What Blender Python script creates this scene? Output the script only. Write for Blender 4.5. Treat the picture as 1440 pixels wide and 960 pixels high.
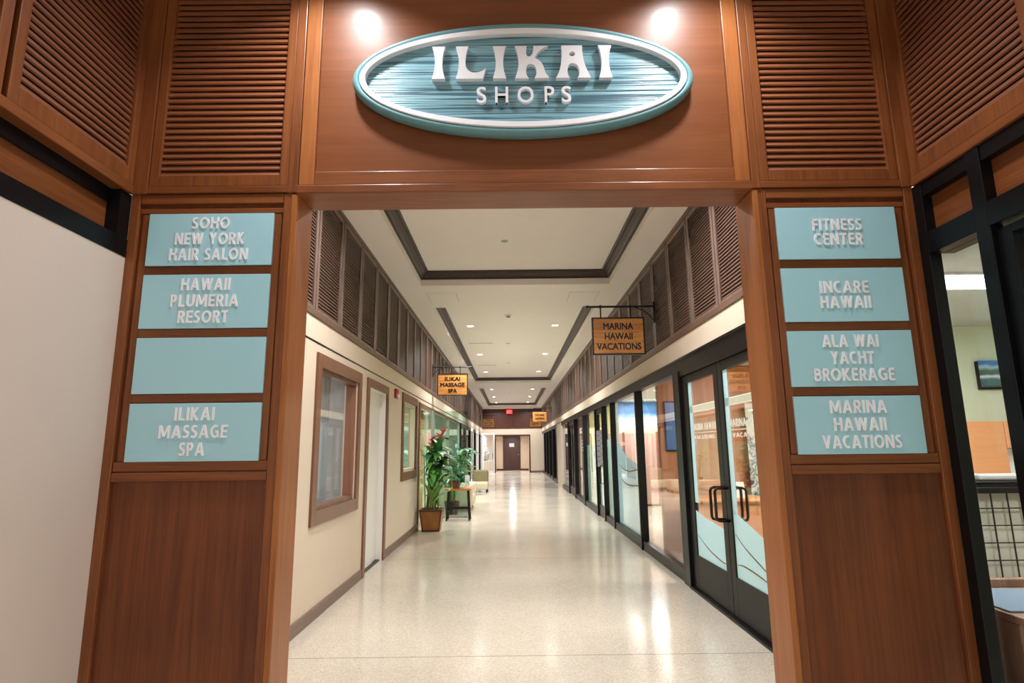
import bpy, bmesh, math, random
from mathutils import Vector, Matrix
random.seed(7)
for o in list(bpy.data.objects): bpy.data.objects.remove(o)
SC = bpy.context.scene
COL = SC.collection
PI = math.pi

# ------------------------------------------------------------------ camera, world, exposure, lobby lamps
cd = bpy.data.cameras.new('camera'); cam = bpy.data.objects.new('camera', cd); COL.objects.link(cam)
cd.sensor_width = 36.0; cd.lens = 20.481; cd.clip_start = 0.05; cd.clip_end = 200
pitch, yaw, roll = -0.18087184, -0.00309996, -0.01118496
def cam_axes():
    B = Matrix(((1,0,0),(0,0,-1),(0,1,0)))
    Ry = Matrix(((math.cos(yaw),0,math.sin(yaw)),(0,1,0),(-math.sin(yaw),0,math.cos(yaw))))
    Rx = Matrix(((1,0,0),(0,math.cos(pitch),-math.sin(pitch)),(0,math.sin(pitch),math.cos(pitch))))
    Rz = Matrix(((math.cos(roll),-math.sin(roll),0),(math.sin(roll),math.cos(roll),0),(0,0,1)))
    return Rz @ Rx @ Ry @ B
R_ = cam_axes()
m3 = Matrix((R_[0], -R_[1], -R_[2])).transposed()
cam.matrix_world = Matrix.Translation((0,0,1.45)) @ m3.to_4x4()
SC.camera = cam

SC.view_settings.view_transform = 'Standard'
SC.view_settings.look = 'None'
SC.view_settings.gamma = 1.0
SC.view_settings.use_curve_mapping = False
SC.view_settings.exposure = 0.0
SC.cycles.max_bounces = 8; SC.cycles.transparent_max_bounces = 24
SC.cycles.diffuse_bounces = 6; SC.cycles.glossy_bounces = 4
SC.cycles.use_denoising = True
SC.cycles.sample_clamp_indirect = 6.0
SC.cycles.caustics_reflective = False; SC.cycles.caustics_refractive = False

W = bpy.data.worlds.new('world'); SC.world = W; W.use_nodes = True
bg = W.node_tree.nodes['Background']
bg.inputs[0].default_value = (1.0, 0.985, 0.97, 1); bg.inputs[1].default_value = 1.18

def lamp(kind, name, loc, power, color=(1,0.93,0.84), size=0.3, sizey=None, rot=(0,0,0), spot=None, blend=0.5, spread=None):
    l = bpy.data.lights.new(name, kind); l.energy = power; l.color = color
    if kind == 'AREA':
        if sizey: l.shape = 'RECTANGLE'; l.size = size; l.size_y = sizey
        else: l.shape = 'DISK'; l.size = size
        if spread: l.spread = spread
    elif kind == 'SPOT':
        l.spot_size = spot or 2.4; l.spot_blend = blend; l.shadow_soft_size = size
    else: l.shadow_soft_size = size
    o = bpy.data.objects.new(name, l); COL.objects.link(o); o.location = loc; o.rotation_euler = rot
    return o

P_LOBBY = 17.0      # each lobby downlight
P_HALL = 68.0       # each corridor downlight
WARM = (1, 0.985, 0.98)
COOL = (0.95, 0.97, 1.0)

# ------------------------------------------------------------------ materials
MATS = {}
def lin(c):
    c = [v/255 for v in c]
    return tuple((v/12.92 if v <= 0.04045 else ((v+0.055)/1.055)**2.4) for v in c) + (1,)
def nodes(name):
    m = bpy.data.materials.new(name); m.use_nodes = True
    nt = m.node_tree; b = nt.nodes['Principled BSDF']; MATS[name] = m
    return m, nt, b
def plain(name, c, rough=0.5, metal=0.0, spec=0.5, var=0.05, scale=6.0):
    m, nt, b = nodes(name)
    tc = nt.nodes.new('ShaderNodeTexCoord'); n = nt.nodes.new('ShaderNodeTexNoise'); n.inputs['Scale'].default_value = scale
    n.inputs['Detail'].default_value = 4
    nt.links.new(tc.outputs['Object'], n.inputs['Vector'])
    mx = nt.nodes.new('ShaderNodeMix'); mx.data_type = 'RGBA'
    l = lin(c); mx.inputs[6].default_value = tuple(v*(1-var) for v in l[:3])+(1,); mx.inputs[7].default_value = tuple(min(1, v*(1+var)) for v in l[:3])+(1,)
    nt.links.new(n.outputs['Fac'], mx.inputs[0]); nt.links.new(mx.outputs[2], b.inputs['Base Color'])
    b.inputs['Roughness'].default_value = rough; b.inputs['Metallic'].default_value = metal
    b.inputs['Specular IOR Level'].default_value = spec
    return m
def wood(name, dark, light, axis='z', rough=0.35, scale=1.0, coat=0.0, contrast=1.0, spec=0.5, blotch=0.35):
    m, nt, b = nodes(name); N = nt.nodes.new; L = nt.links.new
    tc = N('ShaderNodeTexCoord'); mp = N('ShaderNodeMapping')
    s = {'x': (1.2, 28, 28), 'y': (28, 1.2, 28), 'z': (28, 28, 1.2)}[axis]
    mp.inputs['Scale'].default_value = tuple(v*scale for v in s)
    L(tc.outputs['Object'], mp.inputs['Vector'])
    n1 = N('ShaderNodeTexNoise'); n1.inputs['Scale'].default_value = 1.0; n1.inputs['Detail'].default_value = 6; n1.inputs['Roughness'].default_value = 0.65; n1.inputs['Distortion'].default_value = 0.6
    L(mp.outputs[0], n1.inputs['Vector'])
    n2 = N('ShaderNodeTexNoise'); n2.inputs['Scale'].default_value = 5.0; n2.inputs['Detail'].default_value = 3
    L(mp.outputs[0], n2.inputs['Vector'])
    n3 = N('ShaderNodeTexNoise'); n3.inputs['Scale'].default_value = 2.2; n3.inputs['Detail'].default_value = 2
    L(tc.outputs['Object'], n3.inputs['Vector'])
    a = N('ShaderNodeMath'); a.operation = 'MULTIPLY_ADD'; L(n2.outputs['Fac'], a.inputs[0]); a.inputs[1].default_value = 0.4; L(n1.outputs['Fac'], a.inputs[2])
    a2 = N('ShaderNodeMath'); a2.operation = 'MULTIPLY_ADD'; L(n3.outputs['Fac'], a2.inputs[0]); a2.inputs[1].default_value = blotch; L(a.outputs[0], a2.inputs[2])
    mid = 0.5 + 0.2 + blotch*0.5
    mr = N('ShaderNodeMapRange'); L(a2.outputs[0], mr.inputs[0]); mr.inputs[1].default_value = mid-0.3/contrast; mr.inputs[2].default_value = mid+0.3/contrast
    mx = N('ShaderNodeMix'); mx.data_type = 'RGBA'; mx.inputs[6].default_value = lin(dark); mx.inputs[7].default_value = lin(light)
    L(mr.outputs[0], mx.inputs[0]); L(mx.outputs[2], b.inputs['Base Color'])
    b.inputs['Roughness'].default_value = rough; b.inputs['Coat Weight'].default_value = coat; b.inputs['Coat Roughness'].default_value = 0.12
    b.inputs['Specular IOR Level'].default_value = spec
    return m
def emit(name, c, s):
    m, nt, b = nodes(name); b.inputs['Base Color'].default_value = lin(c); b.inputs['Emission Color'].default_value = lin(c); b.inputs['Emission Strength'].default_value = s
    return m
def glass(name, tint=(1,1,1), base=0.04, rough=0.0):
    m, nt, b = nodes(name); N = nt.nodes.new; L = nt.links.new
    out = nt.nodes['Material Output']; nt.nodes.remove(b)
    t = N('ShaderNodeBsdfTransparent'); t.inputs[0].default_value = tuple(tint)+(1,)
    g = N('ShaderNodeBsdfGlossy'); g.inputs['Roughness'].default_value = rough; g.inputs[0].default_value = (1,1,1,1)
    lw = N('ShaderNodeLayerWeight'); lw.inputs['Blend'].default_value = 0.5
    p = N('ShaderNodeMath'); p.operation = 'POWER'; L(lw.outputs['Facing'], p.inputs[0]); p.inputs[1].default_value = 5
    a = N('ShaderNodeMath'); a.operation = 'MULTIPLY_ADD'; L(p.outputs[0], a.inputs[0]); a.inputs[1].default_value = 0.9; a.inputs[2].default_value = base
    mx = N('ShaderNodeMixShader'); L(a.outputs[0], mx.inputs[0]); L(t.outputs[0], mx.inputs[1]); L(g.outputs[0], mx.inputs[2]); L(mx.outputs[0], out.inputs[0])
    return m
def film(name, c, alpha):
    m, nt, b = nodes(name); N = nt.nodes.new; L = nt.links.new
    out = nt.nodes['Material Output']; nt.nodes.remove(b)
    t = N('ShaderNodeBsdfTransparent'); d = N('ShaderNodeBsdfDiffuse'); d.inputs[0].default_value = lin(c)
    tl = N('ShaderNodeBsdfTranslucent'); tl.inputs[0].default_value = lin(c)
    m1 = N('ShaderNodeMixShader'); m1.inputs[0].default_value = 0.5; L(d.outputs[0], m1.inputs[1]); L(tl.outputs[0], m1.inputs[2])
    m2 = N('ShaderNodeMixShader'); m2.inputs[0].default_value = alpha; L(t.outputs[0], m2.inputs[1]); L(m1.outputs[0], m2.inputs[2]); L(m2.outputs[0], out.inputs[0])
    return m
def terrazzo():
    m, nt, b = nodes('terrazzo'); N = nt.nodes.new; L = nt.links.new
    tc = N('ShaderNodeTexCoord')
    v = N('ShaderNodeTexVoronoi'); v.inputs['Scale'].default_value = 130; L(tc.outputs['Object'], v.inputs['Vector'])
    cr = N('ShaderNodeValToRGB'); L(v.outputs['Color'], cr.inputs[0])
    e = cr.color_ramp.elements; e[0].position = 0.0; e[0].color = lin((184,170,150)); e[1].position = 0.3; e[1].color = lin((204,194,178))
    x = e.new(0.7); x.color = lin((212,203,187)); x = e.new(0.93); x.color = lin((228,222,211))
    n = N('ShaderNodeTexNoise'); n.inputs['Scale'].default_value = 1.1; n.inputs['Detail'].default_value = 5; L(tc.outputs['Object'], n.inputs['Vector'])
    mx = N('ShaderNodeMix'); mx.data_type = 'RGBA'; mx.blend_type = 'MULTIPLY'; mx.inputs[0].default_value = 1
    mr = N('ShaderNodeMapRange'); L(n.outputs['Fac'], mr.inputs[0]); mr.inputs[1].default_value = .3; mr.inputs[2].default_value = .7; mr.inputs[3].default_value = .90; mr.inputs[4].default_value = 1.0
    L(cr.outputs[0], mx.inputs[6]); L(mr.outputs[0], mx.inputs[7])
    # divider strips across the hall every 3.715 m
    sx = N('ShaderNodeSeparateXYZ'); L(tc.outputs['Object'], sx.inputs[0])
    md = N('ShaderNodeMath'); md.operation = 'PINGPONG'; md.inputs[1].default_value = 3.715/2
    ad = N('ShaderNodeMath'); ad.operation = 'SUBTRACT'; L(sx.outputs['Y'], ad.inputs[0]); ad.inputs[1].default_value = 4.468
    L(ad.outputs[0], md.inputs[0])
    lt = N('ShaderNodeMath'); lt.operation = 'LESS_THAN'; L(md.outputs[0], lt.inputs[0]); lt.inputs[1].default_value = 0.005
    m2 = N('ShaderNodeMix'); m2.data_type = 'RGBA'; L(lt.outputs[0], m2.inputs[0]); L(mx.outputs[2], m2.inputs[6]); m2.inputs[7].default_value = lin((150,135,115))
    L(m2.outputs[2], b.inputs['Base Color'])
    b.inputs['Roughness'].default_value = 0.13; b.inputs['Specular IOR Level'].default_value = 0.45
    rn = N('ShaderNodeMapRange'); L(n.outputs['Fac'], rn.inputs[0]); rn.inputs[3].default_value = 0.09; rn.inputs[4].default_value = 0.2; L(rn.outputs[0], b.inputs['Roughness'])
    return m
def carved_teal():
    m, nt, b = nodes('carved_teal'); N = nt.nodes.new; L = nt.links.new
    tc = N('ShaderNodeTexCoord'); mp = N('ShaderNodeMapping'); mp.inputs['Scale'].default_value = (1.3, 1, 92); L(tc.outputs['Object'], mp.inputs[0])
    n = N('ShaderNodeTexNoise'); n.inputs['Scale'].default_value = 1.0; n.inputs['Detail'].default_value = 2; n.inputs['Distortion'].default_value = 0.5; L(mp.outputs[0], n.inputs['Vector'])
    cr = N('ShaderNodeValToRGB'); L(n.outputs['Fac'], cr.inputs[0]); e = cr.color_ramp.elements
    e[0].position = 0.43; e[0].color = lin((70,108,122)); e[1].position = 0.47; e[1].color = lin((120,164,176)); x = e.new(0.66); x.color = lin((132,174,186))
    L(cr.outputs[0], b.inputs['Base Color']); b.inputs['Roughness'].default_value = 0.3
    bp = N('ShaderNodeBump'); bp.inputs['Strength'].default_value = 0.7; bp.inputs['Distance'].default_value = 0.012; L(n.outputs['Fac'], bp.inputs['Height']); L(bp.outputs[0], b.inputs['Normal'])
    return m
def ramp_z(name, stops, rough=0.5, coord='Z', noise=0.0, z0=0.0, z1=1.0, emis=0.0):
    m, nt, b = nodes(name); N = nt.nodes.new; L = nt.links.new
    tc = N('ShaderNodeTexCoord'); sx = N('ShaderNodeSeparateXYZ'); L(tc.outputs['Object'], sx.inputs[0])
    n = N('ShaderNodeTexNoise'); n.inputs['Scale'].default_value = 9; n.inputs['Detail'].default_value = 5; L(tc.outputs['Object'], n.inputs['Vector'])
    mr = N('ShaderNodeMapRange'); L(sx.outputs[coord], mr.inputs[0]); mr.inputs[1].default_value = z0; mr.inputs[2].default_value = z1
    a = N('ShaderNodeMath'); a.operation = 'MULTIPLY_ADD'; L(n.outputs['Fac'], a.inputs[0]); a.inputs[1].default_value = noise; L(mr.outputs[0], a.inputs[2])
    s = N('ShaderNodeMath'); s.operation = 'SUBTRACT'; L(a.outputs[0], s.inputs[0]); s.inputs[1].default_value = noise*0.5
    cr = N('ShaderNodeValToRGB'); L(s.outputs[0], cr.inputs[0]); e = cr.color_ramp.elements
    e[0].position = stops[0][0]; e[0].color = lin(stops[0][1]); e[1].position = stops[1][0]; e[1].color = lin(stops[1][1])
    for p, c in stops[2:]: e.new(p).color = lin(c)
    L(cr.outputs[0], b.inputs['Base Color']); b.inputs['Roughness'].default_value = rough
    if emis: L(cr.outputs[0], b.inputs['Emission Color']); b.inputs['Emission Strength'].default_value = emis
    return m

M = {}
M['wood'] = wood('portal_wood_upright', (102,53,26), (144,84,43), 'z', 0.38, coat=0.04, spec=0.35, contrast=1.1, blotch=0.5)
M['woodx'] = wood('portal_wood_level', (102,53,26), (144,84,43), 'x', 0.38, coat=0.04, spec=0.35, contrast=1.1, blotch=0.5)
M['woody'] = wood('portal_wood_lengthwise', (102,53,26), (144,84,43), 'y', 0.38, coat=0.04, spec=0.35, contrast=1.1, blotch=0.5)
M['header'] = wood('header_veneer', (108,58,29), (138,80,44), 'x', 0.36, scale=0.5, coat=0.05, spec=0.3, contrast=0.8, blotch=0.6)
M['casing'] = wood('jamb_casing_wood', (134,76,36), (176,108,56), 'z', 0.38, coat=0.04, spec=0.35, blotch=0.5)
M['veneer'] = wood('pier_veneer', (84,40,20), (122,66,34), 'z', 0.36, scale=0.8, coat=0.04, spec=0.35, contrast=1.1, blotch=0.5)
M['slat'] = wood('louver_slat_wood', (116,64,38), (150,90,54), 'x', 0.45)
M['slaty'] = wood('louver_slat_wood_lengthwise', (114,66,44), (146,92,62), 'y', 0.45)
M['hslat'] = wood('hall_louver_slat', (84,60,48), (108,78,62), 'y', 0.5)
M['hframe'] = wood('hall_louver_frame', (92,74,66), (124,102,92), 'z', 0.36, coat=0.15)
M['hrail'] = wood('hall_rail_wood', (88,64,52), (114,88,72), 'y', 0.45)
M['crown'] = wood('crown_wood', (54,42,38), (74,60,54), 'y', 0.5)
M['brown'] = wood('window_casing_wood', (104,66,46), (130,86,62), 'z', 0.35, coat=0.2)
M['browny'] = wood('baseboard_wood', (104,80,68), (128,102,88), 'y', 0.4)
M['endwood'] = wood('end_panel_wood', (62,32,24), (84,46,33), 'z', 0.4)
M['enddoor'] = plain('end_door_paint', (72,46,46), 0.4)
M['orange'] = wood('shop_wood', (176,112,78), (204,140,104), 'z', 0.35, contrast=0.7)
M['office_wood'] = wood('office_maple', (214,142,92), (232,164,112), 'x', 0.4, contrast=0.7)
M['desk_wood'] = wood('counter_grey_wood', (120,92,76), (162,130,110), 'z', 0.5, contrast=1.3)
M['signwood'] = wood('hanging_sign_wood', (170,104,46), (226,160,84), 'x', 0.45, scale=1.4, contrast=1.6)
M['dark_gap'] = plain('dark_backing', (22,14,11), 0.8)
M['black'] = plain('black_metal', (14,14,16), 0.36, spec=0.25)
M['iron'] = plain('black_iron', (20,19,19), 0.45)
M['bronze'] = plain('dark_bronze_metal', (58,50,45), 0.3, 0.8)
M['doorkick'] = plain('door_rail_metal', (27,25,24), 0.45, spec=0.3)
M['cream'] = plain('cream_wall_paint', (212,196,176), 0.6, var=0.02)
M['lobbywall'] = plain('lobby_wall_paint', (222,205,193), 0.55, var=0.03, scale=2)
M['ceil'] = plain('ceiling_paint', (248,244,238), 0.75, var=0.02)
M['white'] = plain('white_paint', (232,230,226), 0.5, var=0.02)
M['letter'] = plain('white_letter_paint', (244,242,246), 0.4, var=0.01)
M['teal'] = plain('teal_sign_face', (166,212,224), 0.36, var=0.04, scale=3)
M['tealrim'] = plain('teal_rim_paint', (104,150,156), 0.4, var=0.10, scale=14)
M['carved'] = carved_teal()
M['floor'] = terrazzo()
M['glass'] = glass('clear_glass')
M['darkglass'] = glass('grey_tinted_glass', (0.45,0.5,0.56), 0.06)
M['screen'] = glass('green_tinted_glass', (0.74,0.88,0.84), 0.05)
M['frost'] = film('frosted_film', (212,240,250), 0.86)
M['frostpale'] = film('pale_frosted_film', (220,228,216), 0.55)
M['tealfilm'] = film('teal_film', (190,226,222), 0.5)
M['decal'] = film('white_decal', (240,240,236), 0.8)
M['browndecal'] = plain('brown_line_decal', (110,84,64), 0.5)
M['curtain'] = plain('grey_curtain', (176,188,192), 0.8, var=0.12, scale=3)
M['yellow'] = plain('yellow_curtain', (214,164,70), 0.8)
M['officewall'] = plain('office_wall_paint', (214,222,196), 0.6, var=0.02)
M['yellowwall'] = plain('yellow_green_wall', (222,220,150), 0.6)
M['spawall'] = plain('spa_wall_paint', (176,206,184), 0.6)
M['darkroom'] = plain('dark_room_wall', (60,64,72), 0.7)
M['greyroom'] = plain('grey_room_wall', (150,146,140), 0.7)
M['tile'] = plain('ceiling_tile', (200,204,202), 0.8, var=0.06, scale=60)
M['noticegrey'] = plain('notice_grey', (104,100,108), 0.5)
M['redorange'] = plain('orange_red_paint', (220,110,70), 0.5)
M['lens'] = emit('downlight_lens', (255,246,230), 9.0)
M['panel'] = emit('light_panel', (240,248,255), 5.0)
M['exit'] = emit('exit_red', (255,70,80), 1.2)
M['red'] = plain('alarm_red', (176,28,26), 0.4)
M['grey'] = plain('grey_plastic', (170,168,164), 0.5)
M['leaf'] = plain('leaf_green', (104,164,82), 0.38, var=0.35, scale=7)
M['leafdark'] = plain('leaf_dark_green', (58,116,68), 0.35, var=0.3, scale=7)
M['leaflight'] = plain('leaf_light_green', (112,150,70), 0.4, var=0.25, scale=7)
M['leafteal'] = plain('leaf_blue_green', (34,112,84), 0.35, var=0.35, scale=6)
M['leafpale'] = plain('leaf_variegated', (150,184,160), 0.4, var=0.4, scale=11)
M['stem'] = plain('stem_green', (128,150,72), 0.5)
M['bloom'] = plain('bloom_red', (214,88,70), 0.45, var=0.2, scale=16)
M['potbrown'] = plain('pot_woven_brown', (146,94,40), 0.5, var=0.45, scale=45)
M['potrim'] = plain('pot_rim_brown', (74,40,28), 0.4)
M['terracotta'] = plain('pot_terracotta', (104,62,44), 0.6)
M['soil'] = plain('soil', (46,34,26), 0.9, var=0.4, scale=60)
M['stoolwood'] = wood('stool_seat_wood', (190,108,48), (222,142,76), 'x', 0.35)
M['ivory'] = plain('ivory_upholstery', (196,184,158), 0.8, var=0.06, scale=40)
M['olive'] = plain('olive_upholstery', (128,118,86), 0.85, var=0.1, scale=40)
M['paper'] = plain('white_paper', (238,238,240), 0.6, var=0.02)
M['screenblue'] = ramp_z('screen_picture', [(0.0,(70,110,170)),(0.5,(100,140,200)),(1.0,(80,110,180))], 0.3, noise=0.3, z0=0, z1=0.6, emis=0.35)
M['beach'] = ramp_z('beach_mural', [(0.0,(236,226,170)),(0.16,(240,210,180)),(0.32,(214,232,236)),(0.46,(236,240,240)),(0.6,(120,180,224)),(0.72,(60,120,200)),(0.9,(90,160,226))], 0.4, noise=0.28, z0=0, z1=0.8)
M['coast'] = ramp_z('coast_picture', [(0.0,(70,96,96)),(0.3,(70,110,110)),(0.4,(220,226,228)),(0.48,(60,92,120)),(0.62,(78,110,70)),(0.72,(170,200,220)),(0.82,(60,120,190)),(1.0,(70,140,210))], 0.4, noise=0.25, z0=0, z1=0.23)
M['brochure'] = ramp_z('brochure_print', [(0.3,(226,230,234)),(0.5,(150,170,186)),(0.6,(232,234,236)),(0.72,(120,140,160))], 0.4, coord='X', noise=1.4, z0=-1, z1=1)
M['leafprint'] = ramp_z('leaf_print', [(0.3,(60,90,120)),(0.45,(200,206,206)),(0.6,(70,100,130)),(0.75,(210,214,212))], 0.6, noise=2.4, z0=0, z1=2)
M['pinkpanel'] = wood('shop_pink_panel', (176,140,130), (200,166,156), 'z', 0.5)
M['rackcloth'] = plain('rack_backing_cloth', (196,192,176), 0.8)
M['redwoodtrim'] = wood('shop_post_wood', (120,70,54), (150,96,76), 'z', 0.4)

# ------------------------------------------------------------------ mesh helpers
class MB:
    """collects shapes given in room coordinates; build() links them as one mesh object under its thing"""
    def __init__(s): s.v = []; s.f = []
    def add(s, vs, fs):
        k = len(s.v); s.v += [tuple(p) for p in vs]; s.f += [tuple(i+k for i in f) for f in fs]; return s
    def box(s, x0, x1, y0, y1, z0, z1):
        x0, x1 = min(x0,x1), max(x0,x1); y0, y1 = min(y0,y1), max(y0,y1); z0, z1 = min(z0,z1), max(z0,z1)
        vs = [(x0,y0,z0),(x1,y0,z0),(x1,y1,z0),(x0,y1,z0),(x0,y0,z1),(x1,y0,z1),(x1,y1,z1),(x0,y1,z1)]
        return s.add(vs, [(0,3,2,1),(4,5,6,7),(0,1,5,4),(1,2,6,5),(2,3,7,6),(3,0,4,7)])
    def hexa(s, pts): return s.add(pts, [(0,3,2,1),(4,5,6,7),(0,1,5,4),(1,2,6,5),(2,3,7,6),(3,0,4,7)])
    def obox(s, c, half, rot):
        m = rot.to_matrix() if hasattr(rot, 'to_matrix') else rot
        pts = [Vector(c) + m @ Vector((half[0]*a, half[1]*b, half[2]*d)) for d in (-1,1) for a, b in ((-1,-1),(1,-1),(1,1),(-1,1))]
        return s.hexa(pts)
    def prism(s, poly, axis, a, b):
        """poly = 2-D outline; axis 'x': (y,z), 'y': (x,z), 'z': (x,y)"""
        f = {'x': lambda p, t: (t,p[0],p[1]), 'y': lambda p, t: (p[0],t,p[1]), 'z': lambda p, t: (p[0],p[1],t)}[axis]
        n = len(poly); vs = [f(p,a) for p in poly] + [f(p,b) for p in poly]
        fs = [tuple(range(n))[::-1], tuple(range(n,2*n))] + [(i,(i+1)%n,n+(i+1)%n,n+i) for i in range(n)]
        return s.add(vs, fs)
    def tube(s, path, r, n=10, closed=False):
        pts = [Vector(p) for p in path]; rs = r if isinstance(r, (list,tuple)) else [r]*len(pts)
        rings = []; up = None
        for i, p in enumerate(pts):
            if closed: d = pts[(i+1)%len(pts)] - pts[i-1]
            else: d = pts[min(i+1,len(pts)-1)] - pts[max(i-1,0)]
            d.normalize()
            if up is None: up = Vector((0,0,1)) if abs(d.z) < 0.9 else Vector((1,0,0))
            a = d.cross(up).normalized(); up = a.cross(d).normalized()
            rings.append([p + (a*math.cos(t)+up*math.sin(t))*rs[i] for t in [2*PI*k/n for k in range(n)]])
        vs = [q for rg in rings for q in rg]; fs = []
        m = len(rings)
        for i in range(m if closed else m-1):
            j = (i+1) % m
            for k in range(n): fs.append((i*n+k, i*n+(k+1)%n, j*n+(k+1)%n, j*n+k))
        if not closed: fs += [tuple(range(n))[::-1], tuple(range((m-1)*n, m*n))]
        return s.add(vs, fs)
    def lathe(s, prof, c, n=24, closed=False):
        vs = []; fs = []
        for r, z in prof:
            for k in range(n): vs.append((c[0]+r*math.cos(2*PI*k/n), c[1]+r*math.sin(2*PI*k/n), c[2]+z))
        m = len(prof)
        for i in range(m if closed else m-1):
            j = (i+1) % m
            for k in range(n): fs.append((i*n+k, i*n+(k+1)%n, j*n+(k+1)%n, j*n+k))
        if not closed: fs += [tuple(range(n))[::-1], tuple(range((len(prof)-1)*n, len(prof)*n))]
        return s.add(vs, fs)
    def ell(s, c, r, n=16, m=10):
        prof = [(max(1e-4,math.sin(PI*i/m)), -math.cos(PI*i/m)) for i in range(m+1)]
        k = len(s.v); s.lathe(prof, (0,0,0), n)
        for i in range(k, len(s.v)): p = s.v[i]; s.v[i] = (c[0]+p[0]*r[0], c[1]+p[1]*r[1], c[2]+p[2]*r[2])
        return s
    def leaf(s, base, az, elev, length, width, droop, seg=8, fold=0.25, slit=False):
        """a two-sided blade that starts at base, heads az/elev and droops"""
        p = Vector(base); e = elev; cen = []; st = length/seg
        for i in range(seg+1):
            d = Vector((math.cos(az)*math.cos(e), math.sin(az)*math.cos(e), math.sin(e)))
            cen.append((p.copy(), d)); p = p + d*st; e -= droop/seg
        side = Vector((-math.sin(az), math.cos(az), 0)); vs = []; fs = []
        for i, (c, d) in enumerate(cen):
            t = i/seg; w = width*0.5*(math.sin(PI*min(1,t**0.75))**0.8 if 0 < t < 1 else 0.02)
            if slit and i % 2: w *= 0.55
            up = side.cross(d).normalized()*-1
            nrm = d.cross(side).normalized()
            vs += [c + side*w - nrm*(-fold*w), c, c - side*w - nrm*(-fold*w)]
        for i in range(seg):
            a = i*3; fs += [(a,a+1,a+4,a+3),(a+1,a+2,a+5,a+4)]
        k = len(vs); th = 0.0025
        vs2 = [Vector(v) - Vector((0,0,th)) for v in vs]
        return s.add(vs + vs2, fs + [tuple(i+k for i in f[::-1]) for f in fs])
    def build(s, name, mat, parent=None, bevel=0, smooth=False):
        org = world_org(parent)
        me = bpy.data.meshes.new(name); me.from_pydata([(v[0]-org.x, v[1]-org.y, v[2]-org.z) for v in s.v], [], s.f); me.update()
        bm = bmesh.new(); bm.from_mesh(me); bmesh.ops.recalc_face_normals(bm, faces=bm.faces); bm.to_mesh(me); bm.free()
        return link(name, me, mat, parent, bevel, smooth)
def link(name, me, mat, parent=None, bevel=0, smooth=False):
    o = bpy.data.objects.new(name, me); COL.objects.link(o)
    for q in (mat if isinstance(mat, (list,tuple)) else [mat]): me.materials.append(M[q] if isinstance(q, str) else q)
    if parent: o.parent = parent
    if bevel:
        b = o.modifiers.new('edge', 'BEVEL'); b.width = bevel; b.segments = 2; b.limit_method = 'ANGLE'
    if smooth:
        for p in me.polygons: p.use_smooth = True
    return o
def world_org(o):
    v = Vector((0,0,0))
    while o is not None: v += o.location; o = o.parent
    return v
def tag(o, label=None, cat=None, group=None, kind=None):
    if label: o['label'] = label
    if cat: o['category'] = cat
    if group: o['group'] = group
    if kind: o['kind'] = kind
    return o
def thing(name, label, cat, loc, group=None, kind=None):
    o = bpy.data.objects.new(name, None); COL.objects.link(o); o.location = loc; o.empty_display_size = 0.1
    return tag(o, label, cat, group, kind)
def struct(name, mb, mat, label=None, bevel=0, smooth=False):
    o = mb.build(name, mat, None, bevel, smooth); return tag(o, label, None, None, 'structure')
def sthing(name, loc, label=None): return thing(name, label, None, loc, None, 'structure')
ORD = 'first second third fourth fifth sixth seventh eighth ninth tenth eleventh twelfth thirteenth fourteenth fifteenth sixteenth seventeenth eighteenth nineteenth'.split()
TENS = {2:('twentieth','twenty'),3:('thirtieth','thirty'),4:('fortieth','forty')}
def ordinal(i):
    if i < 20: return ORD[i-1]
    a, b = divmod(i, 10); return TENS[a][0] if b == 0 else TENS[a][1]+'-'+ORD[b-1]

def text_verts(s, embolden=0.0):
    cu = bpy.data.curves.new('t', 'FONT'); cu.body = s; cu.size = 1.0; cu.extrude = 0.5; cu.resolution_u = 4
    o = bpy.data.objects.new('t', cu); COL.objects.link(o)
    me = bpy.data.meshes.new_from_object(o.evaluated_get(bpy.context.evaluated_depsgraph_get()))
    v0 = [v.co.copy() for v in me.vertices]; f0 = [tuple(p.vertices) for p in me.polygons]
    bpy.data.objects.remove(o); bpy.data.curves.remove(cu); bpy.data.meshes.remove(me)
    if not embolden: return v0, f0
    vs = []; fs = []                       # a heavier stroke: the outline swept over a small square
    for i, (dx, dy) in enumerate(((0,0),(-1,-1),(1,-1),(1,1),(-1,1))):
        k = len(vs); vs += [Vector((v.x+dx*embolden, v.y+dy*embolden*0.7, v.z*(1-0.02*i)-0.01*i)) for v in v0]; fs += [tuple(q+k for q in f) for f in f0]
    return vs, fs
def put_text(mb, s, c, width, height, depth, right=(1,0,0), out=(0,-1,0), embolden=0.012):
    """lettering centred on c, width x height, standing depth proud along out"""
    vs, fs = text_verts(s, embolden)
    x0 = min(v.x for v in vs); x1 = max(v.x for v in vs); y0 = min(v.y for v in vs); y1 = max(v.y for v in vs)
    r = Vector(right); n = Vector(out); c = Vector(c); res = []
    for v in vs:
        u = (v.x-(x0+x1)/2)/(x1-x0)*width; w = (v.y-(y0+y1)/2)/(y1-y0)*height
        res.append(c + r*u + Vector((0,0,1))*w + n*((v.z+0.5)*depth))
    mb.add(res, fs); return mb
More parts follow.
